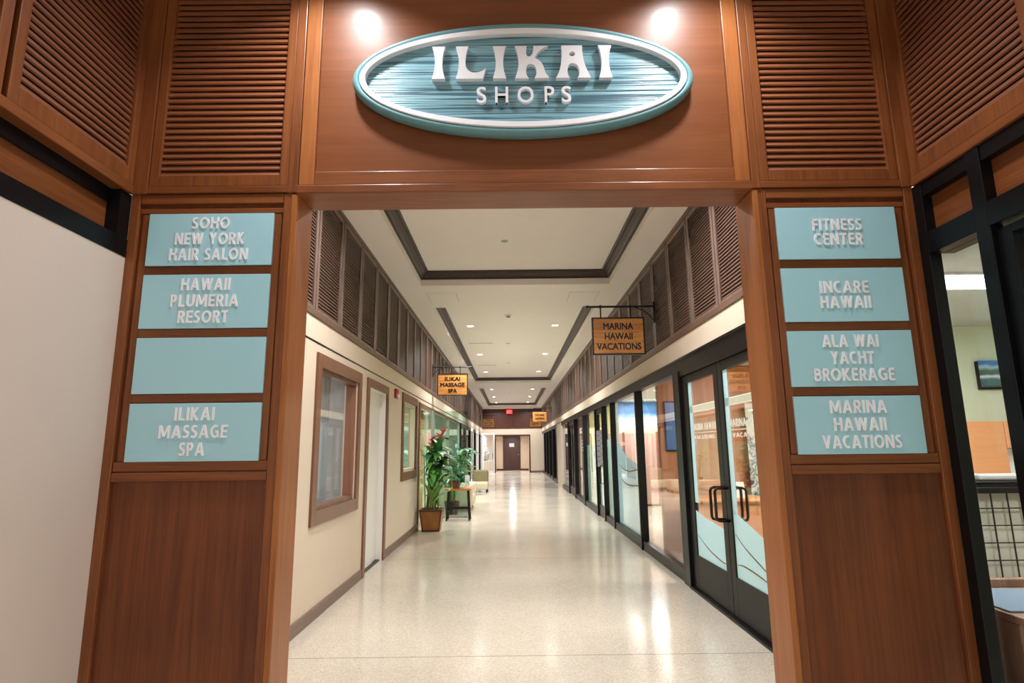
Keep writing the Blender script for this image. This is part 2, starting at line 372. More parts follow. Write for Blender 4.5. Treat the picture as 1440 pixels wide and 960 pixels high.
def stroke_letter(ch, s):
    """outlines of one bold humanist capital, cap height 1, stroke s: (width, [polygons])"""
    P = []; Z = [0]
    def V(x, y0=0, y1=1): Z[0] += 1; P.append((Z[0],[(x-s/2,y0),(x+s/2,y0),(x+s/2,y1),(x-s/2,y1)]))
    hs = s*0.88
    def H(y, x0, x1): Z[0] += 1; P.append((Z[0],[(x0,y-hs/2),(x1,y-hs/2),(x1,y+hs/2),(x0,y+hs/2)]))
    def D(a, b, k=1.0):
        L = math.hypot(b[0]-a[0], b[1]-a[1]); h = s/2*k*L/abs(b[1]-a[1])
        Z[0] += 1; P.append((Z[0],[(a[0]-h,a[1]),(a[0]+h,a[1]),(b[0]+h,b[1]),(b[0]-h,b[1])]))
    def C(pts, closed=False):
        n = len(pts); A = []; B = []
        for i in range(n):
            p, q = (pts[i-1], pts[(i+1)%n]) if closed else (pts[max(i-1,0)], pts[min(i+1,n-1)])
            dx, dy = q[0]-p[0], q[1]-p[1]; L = math.hypot(dx,dy) or 1; nx, ny = -dy/L, dx/L
            w = s/2*(1-0.12*abs(ny)); A.append((pts[i][0]+nx*w, pts[i][1]+ny*w)); B.append((pts[i][0]-nx*w, pts[i][1]-ny*w))
        m = n if closed else n-1; Z[0] += 1
        for i in range(m):
            j = (i+1)%n; P.append((Z[0],[A[i],A[j],B[j],B[i]]))
    def arc(cx, cy, rx, ry, a0, a1, n=14): return [(cx+rx*math.cos(math.radians(a0+(a1-a0)*k/n)), cy+ry*math.sin(math.radians(a0+(a1-a0)*k/n))) for k in range(n+1)]
    e = hs/2
    if ch == 'I': w = s; V(s/2)
    elif ch == 'L': w = .52; V(s/2); H(e, 0, w)
    elif ch == 'F': w = .52; V(s/2); H(1-e, 0, w); H(.51, 0, w*.92)
    elif ch == 'E': w = .54; V(s/2); H(1-e, 0, w); H(.51, 0, w*.93); H(e, 0, w)
    elif ch == 'H': w = .72; V(s/2); V(w-s/2); H(.53, 0, w)
    elif ch == 'T': w = .60; V(w/2); H(1-e, 0, w)
    elif ch == 'N': w = .75; V(s/2); V(w-s/2); D((s*.55,1),(w-s*.55,0),.95)
    elif ch == 'M': w = .94; V(s/2); V(w-s/2); D((s*.55,1),(w/2,.12),.9); D((w-s*.55,1),(w/2,.12),.9)
    elif ch == 'A': w = .80; D((s*.53,0),(w/2,1)); D((w-s*.53,0),(w/2,1)); H(.30, w*.24, w*.76)
    elif ch == 'V': w = .76; D((s*.53,1),(w/2,0)); D((w-s*.53,1),(w/2,0))
    elif ch == 'W': w = 1.08; D((s*.53,1),(w*.28,0)); D((w*.5,1),(w*.28,0)); D((w*.5,1),(w*.72,0)); D((w-s*.53,1),(w*.72,0))
    elif ch == 'Y': w = .72; D((s*.55,1),(w/2,.42)); D((w-s*.55,1),(w/2,.42)); V(w/2, 0, .48)
    elif ch == 'K': w = .68; V(s/2); D((s*.95,.5),(w-s*.62,1)); D((s*.95,.52),(w-s*.58,0))
    elif ch == 'O': w = .88; C(arc(w/2,.5,w/2-s/2,.5-e,0,360,28)[:-1], True)
    elif ch == 'C': w = .66; C(arc(w*.60,.5,w*.60-s/2,.5-e,62,298,20))
    elif ch == 'G': w = .74; C(arc(w*.57,.5,w*.57-s/2,.5-e,58,290,20)); V(w-s/2, .06, .52); H(.48, w*.58, w)
    elif ch == 'S':
        w = .54; C([(w*.90,.865),(w*.74,.905),(w*.52,1-e),(w*.30,.87),(s/2+.01,.74),(w*.26,.60),(w*.50,.51),(w*.74,.42),(w-s/2,.28),(w*.74,.125),(w*.48,e),(w*.26,.10),(w*.06,.14)])
    elif ch == 'U': w = .72; V(s/2,.34,1); V(w-s/2,.34,1); C(arc(w/2,.36,w/2-s/2,.36-e,180,360,16))
    elif ch in 'RP':
        w = .62 if ch == 'R' else .57; x = w*.52; V(s/2); H(1-e, 0, x); H(.46, 0, x); C(arc(x,.5*(1-e+.46),w*.94-s/2-x,.5*(1-e-.46),90,-90,12))
        if ch == 'R': D((w*.50,.44),(w-s*.50,0))
    elif ch == 'B':
        w = .62; x = w*.50; V(s/2); H(1-e, 0, x); H(.53, 0, x); H(e, 0, x); C(arc(x,.5*(1-e+.53),w*.90-s/2-x,.5*(1-e-.53),90,-90,12)); C(arc(x,.5*(.53+e),w-s/2-x,.5*(.53-e),90,-90,12))
    else: w = .30
    return w, P
def put_caps(mb, text, c, width, height, depth, right=(1,0,0), out=(0,-1,0), stroke=0.19):
    """bold capitals centred on c"""
    gap = 0.15; x = 0; polys = []
    for ch in text:
        w, P = stroke_letter(ch, stroke); polys += [(z,[(p[0]+x, p[1]) for p in q]) for z, q in P]; x += w+gap
    W_ = x-gap; r = Vector(right); n = Vector(out); c = Vector(c)
    for z, q in polys:
        k = len(q); dz = depth + z*0.00035; f = lambda p, d: c + r*((p[0]-W_/2)/W_*width) + Vector((0,0,1))*((p[1]-0.5)*height) + n*d
        mb.add([f(p,0) for p in q]+[f(p,dz) for p in q], [tuple(range(k)), tuple(range(k,2*k))]+[(i,(i+1)%k,k+(i+1)%k,k+i) for i in range(k)])
    return mb
def put_shape(mb, loops, c, depth, right=(1,0,0), out=(0,-1,0)):
    """filled outline (with holes) standing depth proud; loops of (u,w)"""
    cu = bpy.data.curves.new('s', 'CURVE'); cu.dimensions = '2D'; cu.fill_mode = 'BOTH'; cu.extrude = 0.5
    for lp in loops:
        sp = cu.splines.new('POLY'); sp.points.add(len(lp)-1); sp.use_cyclic_u = True
        for p, q in zip(sp.points, lp): p.co = (q[0], q[1], 0, 1)
    o = bpy.data.objects.new('s', cu); COL.objects.link(o)
    me = bpy.data.meshes.new_from_object(o.evaluated_get(bpy.context.evaluated_depsgraph_get()))
    vs = [v.co.copy() for v in me.vertices]; fs = [tuple(p.vertices) for p in me.polygons]
    bpy.data.objects.remove(o); bpy.data.curves.remove(cu); bpy.data.meshes.remove(me)
    r = Vector(right); n = Vector(out); c = Vector(c)
    mb.add([c + r*v.x + Vector((0,0,1))*v.y + n*((v.z+0.5)*depth) for v in vs], fs); return mb
def smooth_path(pts, n=6):
    """Catmull-Rom through pts, open"""
    out = []
    P = [Vector(p) for p in pts]
    for i in range(len(P)-1):
        a = P[max(i-1,0)]; b = P[i]; c = P[i+1]; d = P[min(i+2,len(P)-1)]
        for k in range(n):
            t = k/n
            out.append(0.5*((2*b)+(c-a)*t+(2*a-5*b+4*c-d)*t*t+(3*b-a-3*c+d)*t**3))
    out.append(P[-1]); return out

XL, XR = -1.741, 1.872        # wall faces
PF, PB = 2.533, 2.719         # portal front and back
ZC, ZU = 3.89, 4.09           # soffit, coffer ceiling
YE = 35.7                     # end wall

# ================================================================== SETTING: floor, ceiling, walls
struct('floor', MB().box(-6, 7, -5, 41, -0.1, 0), 'floor', 'speckled beige polished terrazzo floor of the hall')
cb = MB()
cb.box(XL-0.1, -1.35, PB, YE, ZC, ZU+0.06).box(1.515, XR+0.1, PB, YE, ZC, ZU+0.06)
COFF = [(3.2, 8.56), (9.97, 22.1), (24.1, 34.9)]
ys = [PB] + [v for c in COFF for v in c] + [YE]
for a, b in zip(ys[0::2], ys[1::2]): cb.box(-1.35, 1.515, a, b, ZC, ZU+0.06)
cb.box(-1.5, 1.7, PB, YE, ZU, ZU+0.08)
struct('ceiling', cb, 'ceil', 'off-white hall ceiling with three long coffers')
lc = MB().box(XL-0.2, XR+0.2, -4.5, PF+0.02, ZC, ZC+0.1)
struct('ceiling_lobby', lc, 'ceil', 'off-white ceiling over the entrance lobby')
for i, (a, b) in enumerate(COFF):
    mb = MB(); x0, x1 = -1.35, 1.515; z0, z1, p, q = 3.985, ZU, 0.125, 0.02
    def ring(d, z): return [(x0+d,a+d,z),(x1-d,a+d,z),(x1-d,b-d,z),(x0+d,b-d,z)]
    prof = [(0,z0),(q,z0),(q,z0+0.018),(0.05,z0+0.028),(0.092,z0+0.062),(0.105,z0+0.082),(p,z0+0.086),(p,z1),(0,z1)]
    R4 = [ring(d,z) for d, z in prof]; n = len(R4)
    vs = [v for r in R4 for v in r]; fs = []
    for j in range(n):
        for k in range(4): fs.append((j*4+k, j*4+(k+1)%4, ((j+1)%n)*4+(k+1)%4, ((j+1)%n)*4+k))
    mb.add(vs, fs)
    struct('trim_%d' % (i+1), mb, 'crown', 'dark brown crown moulding around the %s ceiling coffer from the entrance' % ORD[i])

# left wall with openings
wl = MB(); t = 0.14
def lw(y0, y1, z0, z1): wl.box(XL-t, XL, y0, y1, z0, z1)
lw(PB, 5.29, 0, 2.62); lw(5.29, 6.60, 0, 0.92); lw(5.29, 6.60, 2.20, 2.62)
lw(6.60, 7.12, 0, 2.62); lw(7.12, 8.16, 2.22, 2.62); lw(8.16, 9.46, 0, 2.62)
lw(9.46, 10.74, 0, 1.07); lw(9.46, 10.74, 2.24, 2.62); lw(10.74, 11.05, 0, 2.62); lw(11.05, YE, 2.33, 2.62)
wl.box(XL-t, XL-0.05, PB, YE, 2.62, ZC)
struct('wall_left', wl, 'cream', 'cream painted left wall of the hall')
struct('trim_4', MB().box(XL-0.005, XL+0.003, PB, YE, 2.398, 2.414), 'black', 'thin black reveal line along the left wall')
bbm = MB()
for a, b in ((PB, 7.03), (8.25, 11.05)): bbm.box(XL-0.01, XL+0.016, a, b, 0, 0.108)
struct('baseboard_left', bbm, 'browny', 'brown baseboard along the left wall', bevel=0.003)
# right wall: upper band and pier
wr = MB().box(XR, XR+t, PB, YE, 2.40, 2.62).box(XR+0.05, XR+t, PB, YE, 2.62, ZC)
wr.box(XR-0.01, XR+t, 21.95, 24.1, 0, 2.40).box(XR-0.0, XR+t, PB, 4.12, 0, 2.40)
struct('wall_right', wr, 'cream', 'cream painted band above the shopfronts on the right')
struct('trim_5', MB().box(XR-0.018, XR+0.1, PB, YE, 2.375, 2.402), 'black', 'thin black edge above the right shopfronts')
struct('trim_6', MB().box(XR-0.005, XR+0.1, PB, 21.95, 2.262, 2.378).box(XR-0.005, XR+0.1, 24.1, YE, 2.262, 2.378), 'black', 'black shopfront head rail along the right side', bevel=0.003)
# rails under and over the clerestory
for nm, x0, x1 in (('trim_7', XL-0.06, XL+0.012), ('trim_8', XR-0.012, XR+0.06)):
    struct(nm, MB().box(x0, x1, PB, YE, 2.622, 2.682).box(x0, x1, PB, YE, 3.842, 3.89), 'hrail', 'brown rails below and above the %s clerestory louvers' % ('left' if x0 < 0 else 'right'), bevel=0.004)

# ================================================================== clerestory louver panels
def louver_meshes(w, z0, z1, pitch, prefix):
    """frame and slat meshes for a panel that faces +x, centred on y = 0, face at x = 0"""
    fm = MB(); st = 0.055
    fm.box(-0.045, 0, -w/2, -w/2+st, z0, z1).box(-0.045, 0, w/2-st, w/2, z0, z1)
    fm.box(-0.045, 0, -w/2+st, w/2-st, z0, z0+0.028).box(-0.045, 0, -w/2+st, w/2-st, z1-0.05, z1)
    sm = MB(); z = z0+0.028+pitch*0.6
    while z < z1-0.05-pitch*0.3:
        sm.obox((-0.020, 0, z), (0.0045, w/2-st, 0.0125), Matrix.Rotation(math.radians(-28), 3, 'Y')); z += pitch
    bm_ = MB().box(-0.05, -0.043, -w/2+0.01, w/2-0.01, z0, z1)
    return fm, sm, bm_
LP = 0.775
fm, sm, bk = louver_meshes(LP-0.022, 2.684, 3.842, 0.0325, 'hall')
def panel(first, name, label, group, loc, rz, mats, meshes):
    """first panel builds its meshes, later ones are copies"""
    root = thing(name, label, 'louver panel', loc, group); root.rotation_euler = (0,0,rz)
    if first is None:
        parts = []
        for nm, mb, mt, bv in (('frame', meshes[0], mats[0], 0.004), ('slats', meshes[1], mats[1], 0), ('backing', meshes[2], 'dark_gap', 0)):
            me = bpy.data.meshes.new(nm); me.from_pydata([tuple(v) for v in mb.v], [], mb.f)
            b = bmesh.new(); b.from_mesh(me); bmesh.ops.recalc_face_normals(b, faces=b.faces); b.to_mesh(me); b.free()
            parts.append(link(nm, me, mt, root, bv))
    else:
        for ch in first.children:
            c = ch.copy(); COL.objects.link(c); c.parent = root
    return root
protoL = None
y = 5.085 - LP*2.5
i = 0
while y + LP/2 < YE:
    if y - LP/2 > PB - 0.2 and y-LP/2 > 2.74:
        i += 1
        for side, x, rz in (('left', XL, 0), ('right', XR, PI)):
            p = panel(protoL, 'louver_panel', 'brown louvered clerestory panel high on the %s wall, %s from the entrance' % (side, ordinal(i)),
                      'clerestory louver panels on the %s wall' % side, (x, y, 0), rz, ('hframe','hslat'), (fm, sm, bk))
            if protoL is None: protoL = p
    y += LP

# ================================================================== portal
def pier(name, xo, xi, sgn, label):
    """xo outer edge at the wall, xi opening edge; sgn +1 when the opening lies to +x"""
    root = sthing(name, (xo, PF, 0), label)
    X = lambda d: xo + sgn*d            # d metres from the outer edge
    w = abs(xi-xo)
    MB().box(X(0), X(w-0.03), PF+0.014, PB, 0, 2.616).build('core', 'veneer', root)
    MB().box(X(w-0.028), X(w), PF-0.008, PB+0.01, 0, 2.616).build('jamb_casing', 'casing', root, 0.004)
    MB().box(X(0), X(0.042), PF-0.004, PF+0.03, 0, 2.62).build('stile', 'wood', root, 0.003)
    MB().box(X(w-0.064), X(w-0.029), PF-0.004, PF+0.03, 0, 2.62).build('stile', 'wood', root, 0.003)
    a, b = 0.044, w-0.066
    MB().box(X(a), X(b), PF-0.002, PF+0.03, 2.575, 2.62).build('rail', 'woodx', root, 0.003)
    MB().box(X(a), X(b), PF+0.004, PF+0.03, 2.529, 2.553).build('rail', 'woodx', root, 0.002)
    MB().box(X(a), X(b), PF+0.002, PF+0.03, 1.369, 1.409).build('rail', 'woodx', root, 0.003)
    MB().box(X(a), X(b), PF-0.002, PF+0.03, 1.327, 1.364).build('rail', 'woodx', root, 0.003)
    MB().box(X(a+0.012), X(a+0.045), PF+0.006, PF+0.03, 1.412, 2.526).build('inner_stile', 'wood', root, 0.002)
    MB().box(X(b-0.04), X(b-0.008), PF+0.006, PF+0.03, 1.412, 2.526).build('inner_stile', 'wood', root, 0.002)
    for zt in (2.257, 1.967, 1.679):
        MB().box(X(a+0.045), X(b-0.04), PF+0.008, PF+0.03, zt-0.019, zt+0.019).build('cross_rail', 'woodx', root, 0.002)
    return root
pier('column_left', XL, -0.974, 1, 'dark wood panelled pier left of the opening')
pier('column_right', XR-0.002, 1.125, -1, 'dark wood panelled pier right of the opening')

hd = sthing('lintel', (0.075, PF, 2.616), 'wood panelled header over the opening that carries the oval sign')
MB().box(-0.903, 1.053, PF+0.012, PB, 2.70, ZC).build('panel', 'header', hd)
MB().box(-0.974, 1.125, PF-0.002, PB, 2.616, 2.70).build('soffit_board', 'woodx', hd)
MB().box(-0.98, 1.131, PF-0.014, PF+0.02, 2.6165, 2.657).build('lower_trim', 'woodx', hd, 0.004)
MB().box(-0.903, 1.053, PF-0.006, PF+0.02, 2.659, 2.726).build('rail', 'woodx', hd, 0.003)
MB().box(-0.974, -0.904, PF-0.006, PB, 2.659, ZC).build('stile', 'casing', hd, 0.003)
MB().box(1.054, 1.125, PF-0.006, PB, 2.659, ZC).build('stile', 'casing', hd, 0.003)
# posts and upper wall behind the louvers
for nm, x0, x1, lab in (('trim_9', -1.022, -0.976, 'upright wood post left of the header'), ('trim_10', 1.127, 1.168, 'upright wood post right of the header'),
                   ('trim_11', XL-0.0, -1.671, 'upright wood post in the upper left corner'), ('trim_12', 1.818, XR, 'upright wood post in the upper right corner')):
    struct(nm, MB().box(x0, x1, PF-0.012, PB, 2.62, ZC), 'wood', lab, bevel=0.004)
struct('wall_portal', MB().box(XL, -0.976, PF+0.055, PB, 2.617, ZC).box(1.127, XR, PF+0.055, PB, 2.617, ZC), 'dark_gap', 'dark wall behind the front louvers')
for nm, x0, x1, lab in (('trim_13', -1.671, -1.022, 'wood trim below the front left louver'), ('trim_14', 1.168, 1.818, 'wood trim below the front right louver')):
    struct(nm, MB().box(x0, x1, PF-0.010, PF+0.05, 2.624, 2.657), 'woodx', lab, bevel=0.003)
def front_louver(x0, x1, label):
    w = x1-x0
    root = thing('louver_panel', label, 'louver panel', ((x0+x1)/2, PF, 2.66), 'large louver panels around the entrance')
    z0, z1, st = 2.659, 3.88, 0.043
    f = MB(); f.box(x0, x0+st, PF-0.004, PF+0.04, z0, z1).box(x1-st, x1, PF-0.004, PF+0.04, z0, z1).box(x0+st, x1-st, PF-0.004, PF+0.04, z0, z0+0.052).box(x0+st, x1-st, PF-0.004, PF+0.04, z1-0.05, z1)
    f.build('frame', 'wood', root, 0.003)
    s = MB(); z = z0+0.052+0.016
    while z < z1-0.06:
        s.obox(((x0+x1)/2, PF+0.016, z), ((x1-x0)/2-st, 0.0045, 0.0135), Matrix.Rotation(math.radians(-26), 3, 'X')); z += 0.0317
    s.build('slats', 'slat', root)
    MB().box(x0+0.02, x1-0.02, PF+0.042, PF+0.05, z0, z1).build('backing', 'dark_gap', root)
front_louver(-1.669, -1.0225, 'tall louvered wood panel facing forward, above the left pier')
front_louver(1.170, 1.816, 'tall louvered wood panel facing forward, above the right pier')
def side_louver(sgn, y0, y1, label):
    xf = XL if sgn > 0 else XR
    root = thing('louver_panel', label, 'louver panel', (xf, (y0+y1)/2, 2.66), 'large louver panels around the entrance')
    X = lambda d: xf + sgn*d
    z0, z1, st = 2.662, 3.88, 0.045
    f = MB()
    for a, b, c, d in ((y0, y0+st, z0, z1), (y1-st, y1, z0, z1), (y0+st, y1-st, z0, z0+0.073), (y0+st, y1-st, z1-0.05, z1)): f.box(X(-0.04), X(0.006), a, b, c, d)
    f.build('frame', 'wood', root, 0.003)
    s = MB(); z = z0+0.073+0.016
    while z < z1-0.06:
        s.obox((X(-0.014), (y0+y1)/2, z), (0.0045, (y1-y0)/2-st, 0.0135), Matrix.Rotation(math.radians(-26*sgn), 3, 'Y')); z += 0.0317
    s.build('slats', 'slaty', root)
    MB().box(X(-0.05), X(-0.042), y0+0.02, y1-0.02, z0, z1).build('backing', 'dark_gap', root)
for sgn, side in ((1, 'left'), (-1, 'right')):
    side_louver(sgn, 1.836, 2.5205, 'louvered wood panel on the %s lobby wall, next to the corner' % side)
    side_louver(sgn, 1.145, 1.814, 'louvered wood panel at the %s edge of the view, second from the corner' % side)
    xf = XL if sgn > 0 else XR
    X = lambda d: xf + sgn*d
    struct('trim_%d' % (15 if sgn > 0 else 16), MB().box(X(-0.05), X(0.012), -3, PF-0.014, 2.617, 2.66), 'woody', 'wood trim below the %s lobby louvers' % side, bevel=0.004)
    struct('wall_lobby_upper_%s' % side, MB().box(X(-0.16), X(-0.052), -3, PF+0.05, 2.6, ZC), 'dark_gap', 'dark wall behind the %s lobby louvers' % side)

# lobby left wall, band and fascia
struct('wall_lobby_left', MB().box(XL-0.15, XL, -3, PF, 0, 2.318), 'lobbywall', 'plain pale wall of the lobby at the left')
struct('trim_17', MB().box(XL-0.15, XL+0.004, -3, PF, 2.318, 2.402), 'black', 'black band on top of the pale left wall', bevel=0.003)
struct('trim_18', MB().box(XL-0.15, XL-0.06, -3, PF-0.075, 2.402, 2.617), 'woody', 'recessed wood fascia above the black band at the left')
struct('trim_19', MB().box(XL-0.15, XL-0.002, PF-0.075, PF, 2.402, 2.617).box(XL-0.15, XL-0.045, -3, PF-0.075, 2.555, 2.617), 'black', 'black frame around the left fascia')

# lobby right shopfront with the office behind
sf = sthing('window_1', (XR, 2.3, 0), 'black framed office shopfront at the right of the lobby')
f = MB()
f.box(XR-0.002, XR+0.052, 2.478, PF, 0, 2.617)
f.build('corner_post', 'black', sf, 0.003)
MB().box(XR-0.004, XR+0.052, 2.145, 2.212, 0, 2.617).build('mullion', 'black', sf, 0.004)
MB().box(XR-0.004, XR+0.052, 1.2, 1.29, 0, 2.617).build('mullion', 'black', sf, 0.004)
MB().box(XR-0.003, XR+0.11, 0.2, 2.478, 2.280, 2.378).build('head_rail', 'black', sf, 0.003)
MB().box(XR+0.004, XR+0.11, 0.2, 2.478, 2.552, 2.617).build('top_rail', 'black', sf)
for a, b in ((2.212, 2.478), (1.29, 2.145)):
    MB().box(XR+0.045, XR+0.06, a, b, 2.378, 2.552).build('transom_panel', 'woody', sf)
    MB().box(XR+0.02, XR+0.10, a, b, 0, 0.10).build('bottom_rail', 'black', sf)
MB().box(XR+0.05, XR+0.058, 2.212, 2.478, 0.10, 2.280).build('glass_pane', 'glass', sf)
MB().box(XR+0.05, XR+0.058, 1.33, 2.08, 0.14, 2.23).build('glass_pane', 'glass', sf)
dfm = MB()
for a, b, c, d in ((1.29, 1.33, 0.1, 2.264), (2.08, 2.145, 0.1, 2.264), (1.33, 2.08, 2.23, 2.264), (1.33, 2.08, 0.1, 0.14)): dfm.box(XR+0.02, XR+0.075, a, b, c, d)
dfm.build('sash', 'black', sf, 0.003)

# ================================================================== directory signs on the piers
TOPS = (2.524, 2.234, 1.945, 1.656)
def directory(x0, x1, k, lines, fr, ws, label):
    zt = TOPS[k]; h = 0.247; cx = (x0+x1)/2; w = x1-x0
    root = thing('directory_sign', label, 'sign', (cx, PF, zt-h/2), 'teal directory signs on the piers')
    MB().box(x0, x1, PF-0.006, PF+0.006, zt-h, zt).build('board', 'teal', root, 0.0015)
    if lines:
        mb = MB()
        for s, q, ww in zip(lines, fr, ws): put_caps(mb, s, (cx, PF-0.0058, zt-h*q), w*ww, 0.056, 0.0035)
        mb.build('lettering', 'letter', root)
LX, RX = (-1.647, -1.078), (1.2255, 1.775)
T3 = (0.185, 0.49, 0.79)
directory(*LX, 0, ('SOHO','NEW YORK','HAIR SALON'), T3, (.30,.555,.625), 'teal sign with three lines of white letters, topmost on the left pier')
directory(*LX, 1, ('HAWAII','PLUMERIA','RESORT'), T3, (.385,.53,.39), 'teal sign with three lines of white letters, second from top on the left pier')
directory(*LX, 2, None, None, None, 'blank teal sign without lettering on the left pier')
directory(*LX, 3, ('ILIKAI','MASSAGE','SPA'), T3, (.30,.515,.19), 'teal sign with three lines of white letters, lowest on the left pier')
directory(*RX, 0, ('FITNESS','CENTER'), (.34,.62), (.41,.40), 'teal sign with two lines of white letters, topmost on the right pier')
directory(*RX, 1, ('INCARE','HAWAII'), (.36,.64), (.395,.41), 'teal sign with two lines of white letters, second from top on the right pier')
directory(*RX, 2, ('ALA WAI','YACHT','BROKERAGE'), T3, (.45,.345,.64), 'teal sign with three lines of white letters, third from top on the right pier')
directory(*RX, 3, ('MARINA','HAWAII','VACATIONS'), T3, (.445,.41,.615), 'teal sign with three lines of white letters, lowest on the right pier')

# ================================================================== oval sign
oc = (0.0745, 3.175); A, B = 0.812, 0.297
root = thing('oval_sign', 'large oval teal sign with raised white letters and white rim over the opening', 'sign', (oc[0], PF, oc[1]))
def oval(a, b, n=96): return [(oc[0]+a*math.cos(2*PI*k/n), oc[1]+b*math.sin(2*PI*k/n)) for k in range(n)]
def oval_ring(prof, n=96):
    """prof: (inset, y) closed loop"""
    mb = MB(); vs = []; fs = []; m = len(prof)
    for d, yy in prof:
        for x, z in oval(A-d, B-d, n): vs.append((x, yy, z))
    for j in range(m):
        for k in range(n): fs.append((j*n+k, j*n+(k+1)%n, ((j+1)%m)*n+(k+1)%n, ((j+1)%m)*n+k))
    return mb.add(vs, fs)
y0 = PF+0.012
oval_ring([(0.008,y0),(0.0,y0-0.02),(0.002,y0-0.045),(0.012,y0-0.058),(0.026,y0-0.062),(0.036,y0-0.056),(0.036,y0)]).build('rim', 'tealrim', root, smooth=True)
oval_ring([(0.037,y0),(0.037,y0-0.060),(0.040,y0-0.066),(0.064,y0-0.066),(0.067,y0-0.062),(0.067,y0)]).build('white_border', 'letter', root)
o_ = MB().prism(oval(A-0.067, B-0.067), 'y', y0-0.038, y0).build('board', 'carved', root)
# letters: outlines traced in letter units, u to the right, v down
def q2(a, c, b, n=8): return [((1-t)**2*a[0]+2*t*(1-t)*c[0]+t*t*b[0], (1-t)**2*a[1]+2*t*(1-t)*c[1]+t*t*b[1]) for t in [k/n for k in range(n)]]
def chain(*segs):
    out = []
    for s in segs: out += s
    return out
def letI(u): return [chain([(u,0),(u+94,0)], q2((u+94,0),(u+51,110),(u+94,222)), [(u+94,222),(u,222)], q2((u,222),(u+43,110),(u,0))[:])]
def letL(u):
    return [chain([(u,0),(u+90,0)], q2((u+90,0),(u+62,70),(u+70,135)), q2((u+70,135),(u+88,185),(u+140,180)), q2((u+140,180),(u+185,178),(u+212,150)), [(u+212,150),(u+190,222),(u,222)], q2((u,222),(u+44,110),(u,0)))]
def letK(u):
    return [chain([(u,0),(u+84,0)], q2((u+84,0),(u+70,72),(u+98,74)), q2((u+98,74),(u+132,70),(u+132,0)), [(u+132,0),(u+236,0)], q2((u+236,0),(u+170,20),(u+136,84)), q2((u+136,84),(u+190,96),(u+206,160)), q2((u+206,160),(u+216,200),(u+240,214)), [(u+238,222),(u+136,222)],
            q2((u+136,222),(u+156,196),(u+150,160)), q2((u+150,160),(u+138,122),(u+108,124)), q2((u+108,124),(u+76,128),(u+78,180)), q2((u+78,180),(u+80,205),(u+96,222)), [(u+96,222),(u,222)], q2((u,222),(u+52,110),(u,0)))]
def letA(u):
    hole = [(u+118+21*math.cos(2*PI*k/20), 58+16*math.sin(2*PI*k/20)) for k in range(20)]
    return [chain([(u+42,0),(u+190,0)], q2((u+190,0),(u+186,130),(u+244,212)), [(u+244,222),(u+150,222)], q2((u+150,222),(u+172,200),(u+162,160)), q2((u+162,160),(u+150,120),(u+118,122)), q2((u+118,122),(u+86,122),(u+82,170)), q2((u+82,170),(u+80,204),(u+98,222)), [(u+98,222),(u,222)], q2((u,222),(u+52,150),(u+42,0))), hole]
su = 0.861/1272; sv = 0.170/222
for loops in (letI(0), letL(167), letI(427), letK(582), letA(868), letI(1170)):
    mb = MB(); put_shape(mb, [[(-0.358+p[0]*su, 3.338-p[1]*sv) for p in lp] for lp in loops], (0, y0-0.038, 0), 0.024); mb.build('letter', 'letter', root, 0.0015)
for ch, cx, w in zip('SHOPS', (-0.123, -0.028, 0.085, 0.197, 0.277), (0.046, 0.062, 0.076, 0.046, 0.046)):
    mb = MB(); put_text(mb, ch, (cx, y0-0.038, 3.087), w, 0.084, 0.018, embolden=0.012); mb.build('small_letter', 'letter', root)

# ================================================================== left wall: windows, door, alarm
def casing(root, y0, y1, z0, z1, w, xo=0.022, bottom=True, mat='brown', wb=None):
    wb = wb or w
    MB().box(XL-0.005, XL+xo, y0, y0+w, z0, z1).build('frame', mat, root, 0.003)
    MB().box(XL-0.005, XL+xo, y1-w, y1, z0, z1).build('frame', mat, root, 0.003)
    MB().box(XL-0.005, XL+xo, y0+w, y1-w, z1-w, z1).build('frame', mat, root, 0.003)
    if bottom: MB().box(XL-0.005, XL+xo, y0+w, y1-w, z0, z0+wb).build('frame', mat, root, 0.003)
wn = sthing('window_2', (XL, 5.95, 0.8), 'brown framed shop window nearest the entrance on the left wall, grey curtain inside')
casing(wn, 5.175, 6.745, 0.80, 2.32, 0.125)
fr = MB()
for a, b, c, d in ((5.29, 5.34, .92, 2.2), (6.55, 6.60, .92, 2.2), (5.34, 6.55, .92, .96), (5.34, 6.55, 2.16, 2.2)): fr.box(XL-0.11, XL-0.01, a, b, c, d)
fr.build('sash', 'brown', wn)
MB().box(XL-0.070, XL-0.062, 5.34, 6.55, 0.96, 2.16).build('glass_pane', 'glass', wn)
cm = MB(); n = 90; prev = None; vs = []; fs = []
for k in range(n+1):
    yy = 5.2 + 0.98*k/n; xx = XL-0.2 + 0.028*math.sin(k*0.85)
    vs += [(xx, yy, 0.75), (xx, yy, 2.4), (xx-0.004, yy, 0.75), (xx-0.004, yy, 2.4)]
for k in range(n):
    a = 4*k; fs += [(a,a+4,a+5,a+1),(a+2,a+3,a+7,a+6)]
cm.add(vs, fs); tag(cm.build('curtain', 'curtain', None, smooth=True), 'grey pleated curtain behind the first brown framed window', 'curtain')
dr = sthing('door_1', (XL, 7.6, 0), 'white recessed door with brown frame in the left wall')
casing(dr, 7.03, 8.25, 0, 2.315, 0.105, bottom=False)
MB().box(XL-0.14, XL+0.0, 7.12, 7.135, 0, 2.22).box(XL-0.14, XL, 8.145, 8.16, 0, 2.22).box(XL-0.14, XL, 7.135, 8.145, 2.205, 2.22).build('jamb', 'white', dr)
MB().box(XL-0.12, XL-0.075, 7.137, 7.9, 0.01, 2.2).box(XL-0.12, XL-0.085, 7.905, 8.143, 0.01, 2.2).build('door_slab', 'white', dr, 0.004)
MB().box(XL-0.12, XL-0.03, 7.135, 8.145, 0, 0.014).build('threshold', 'black', dr)
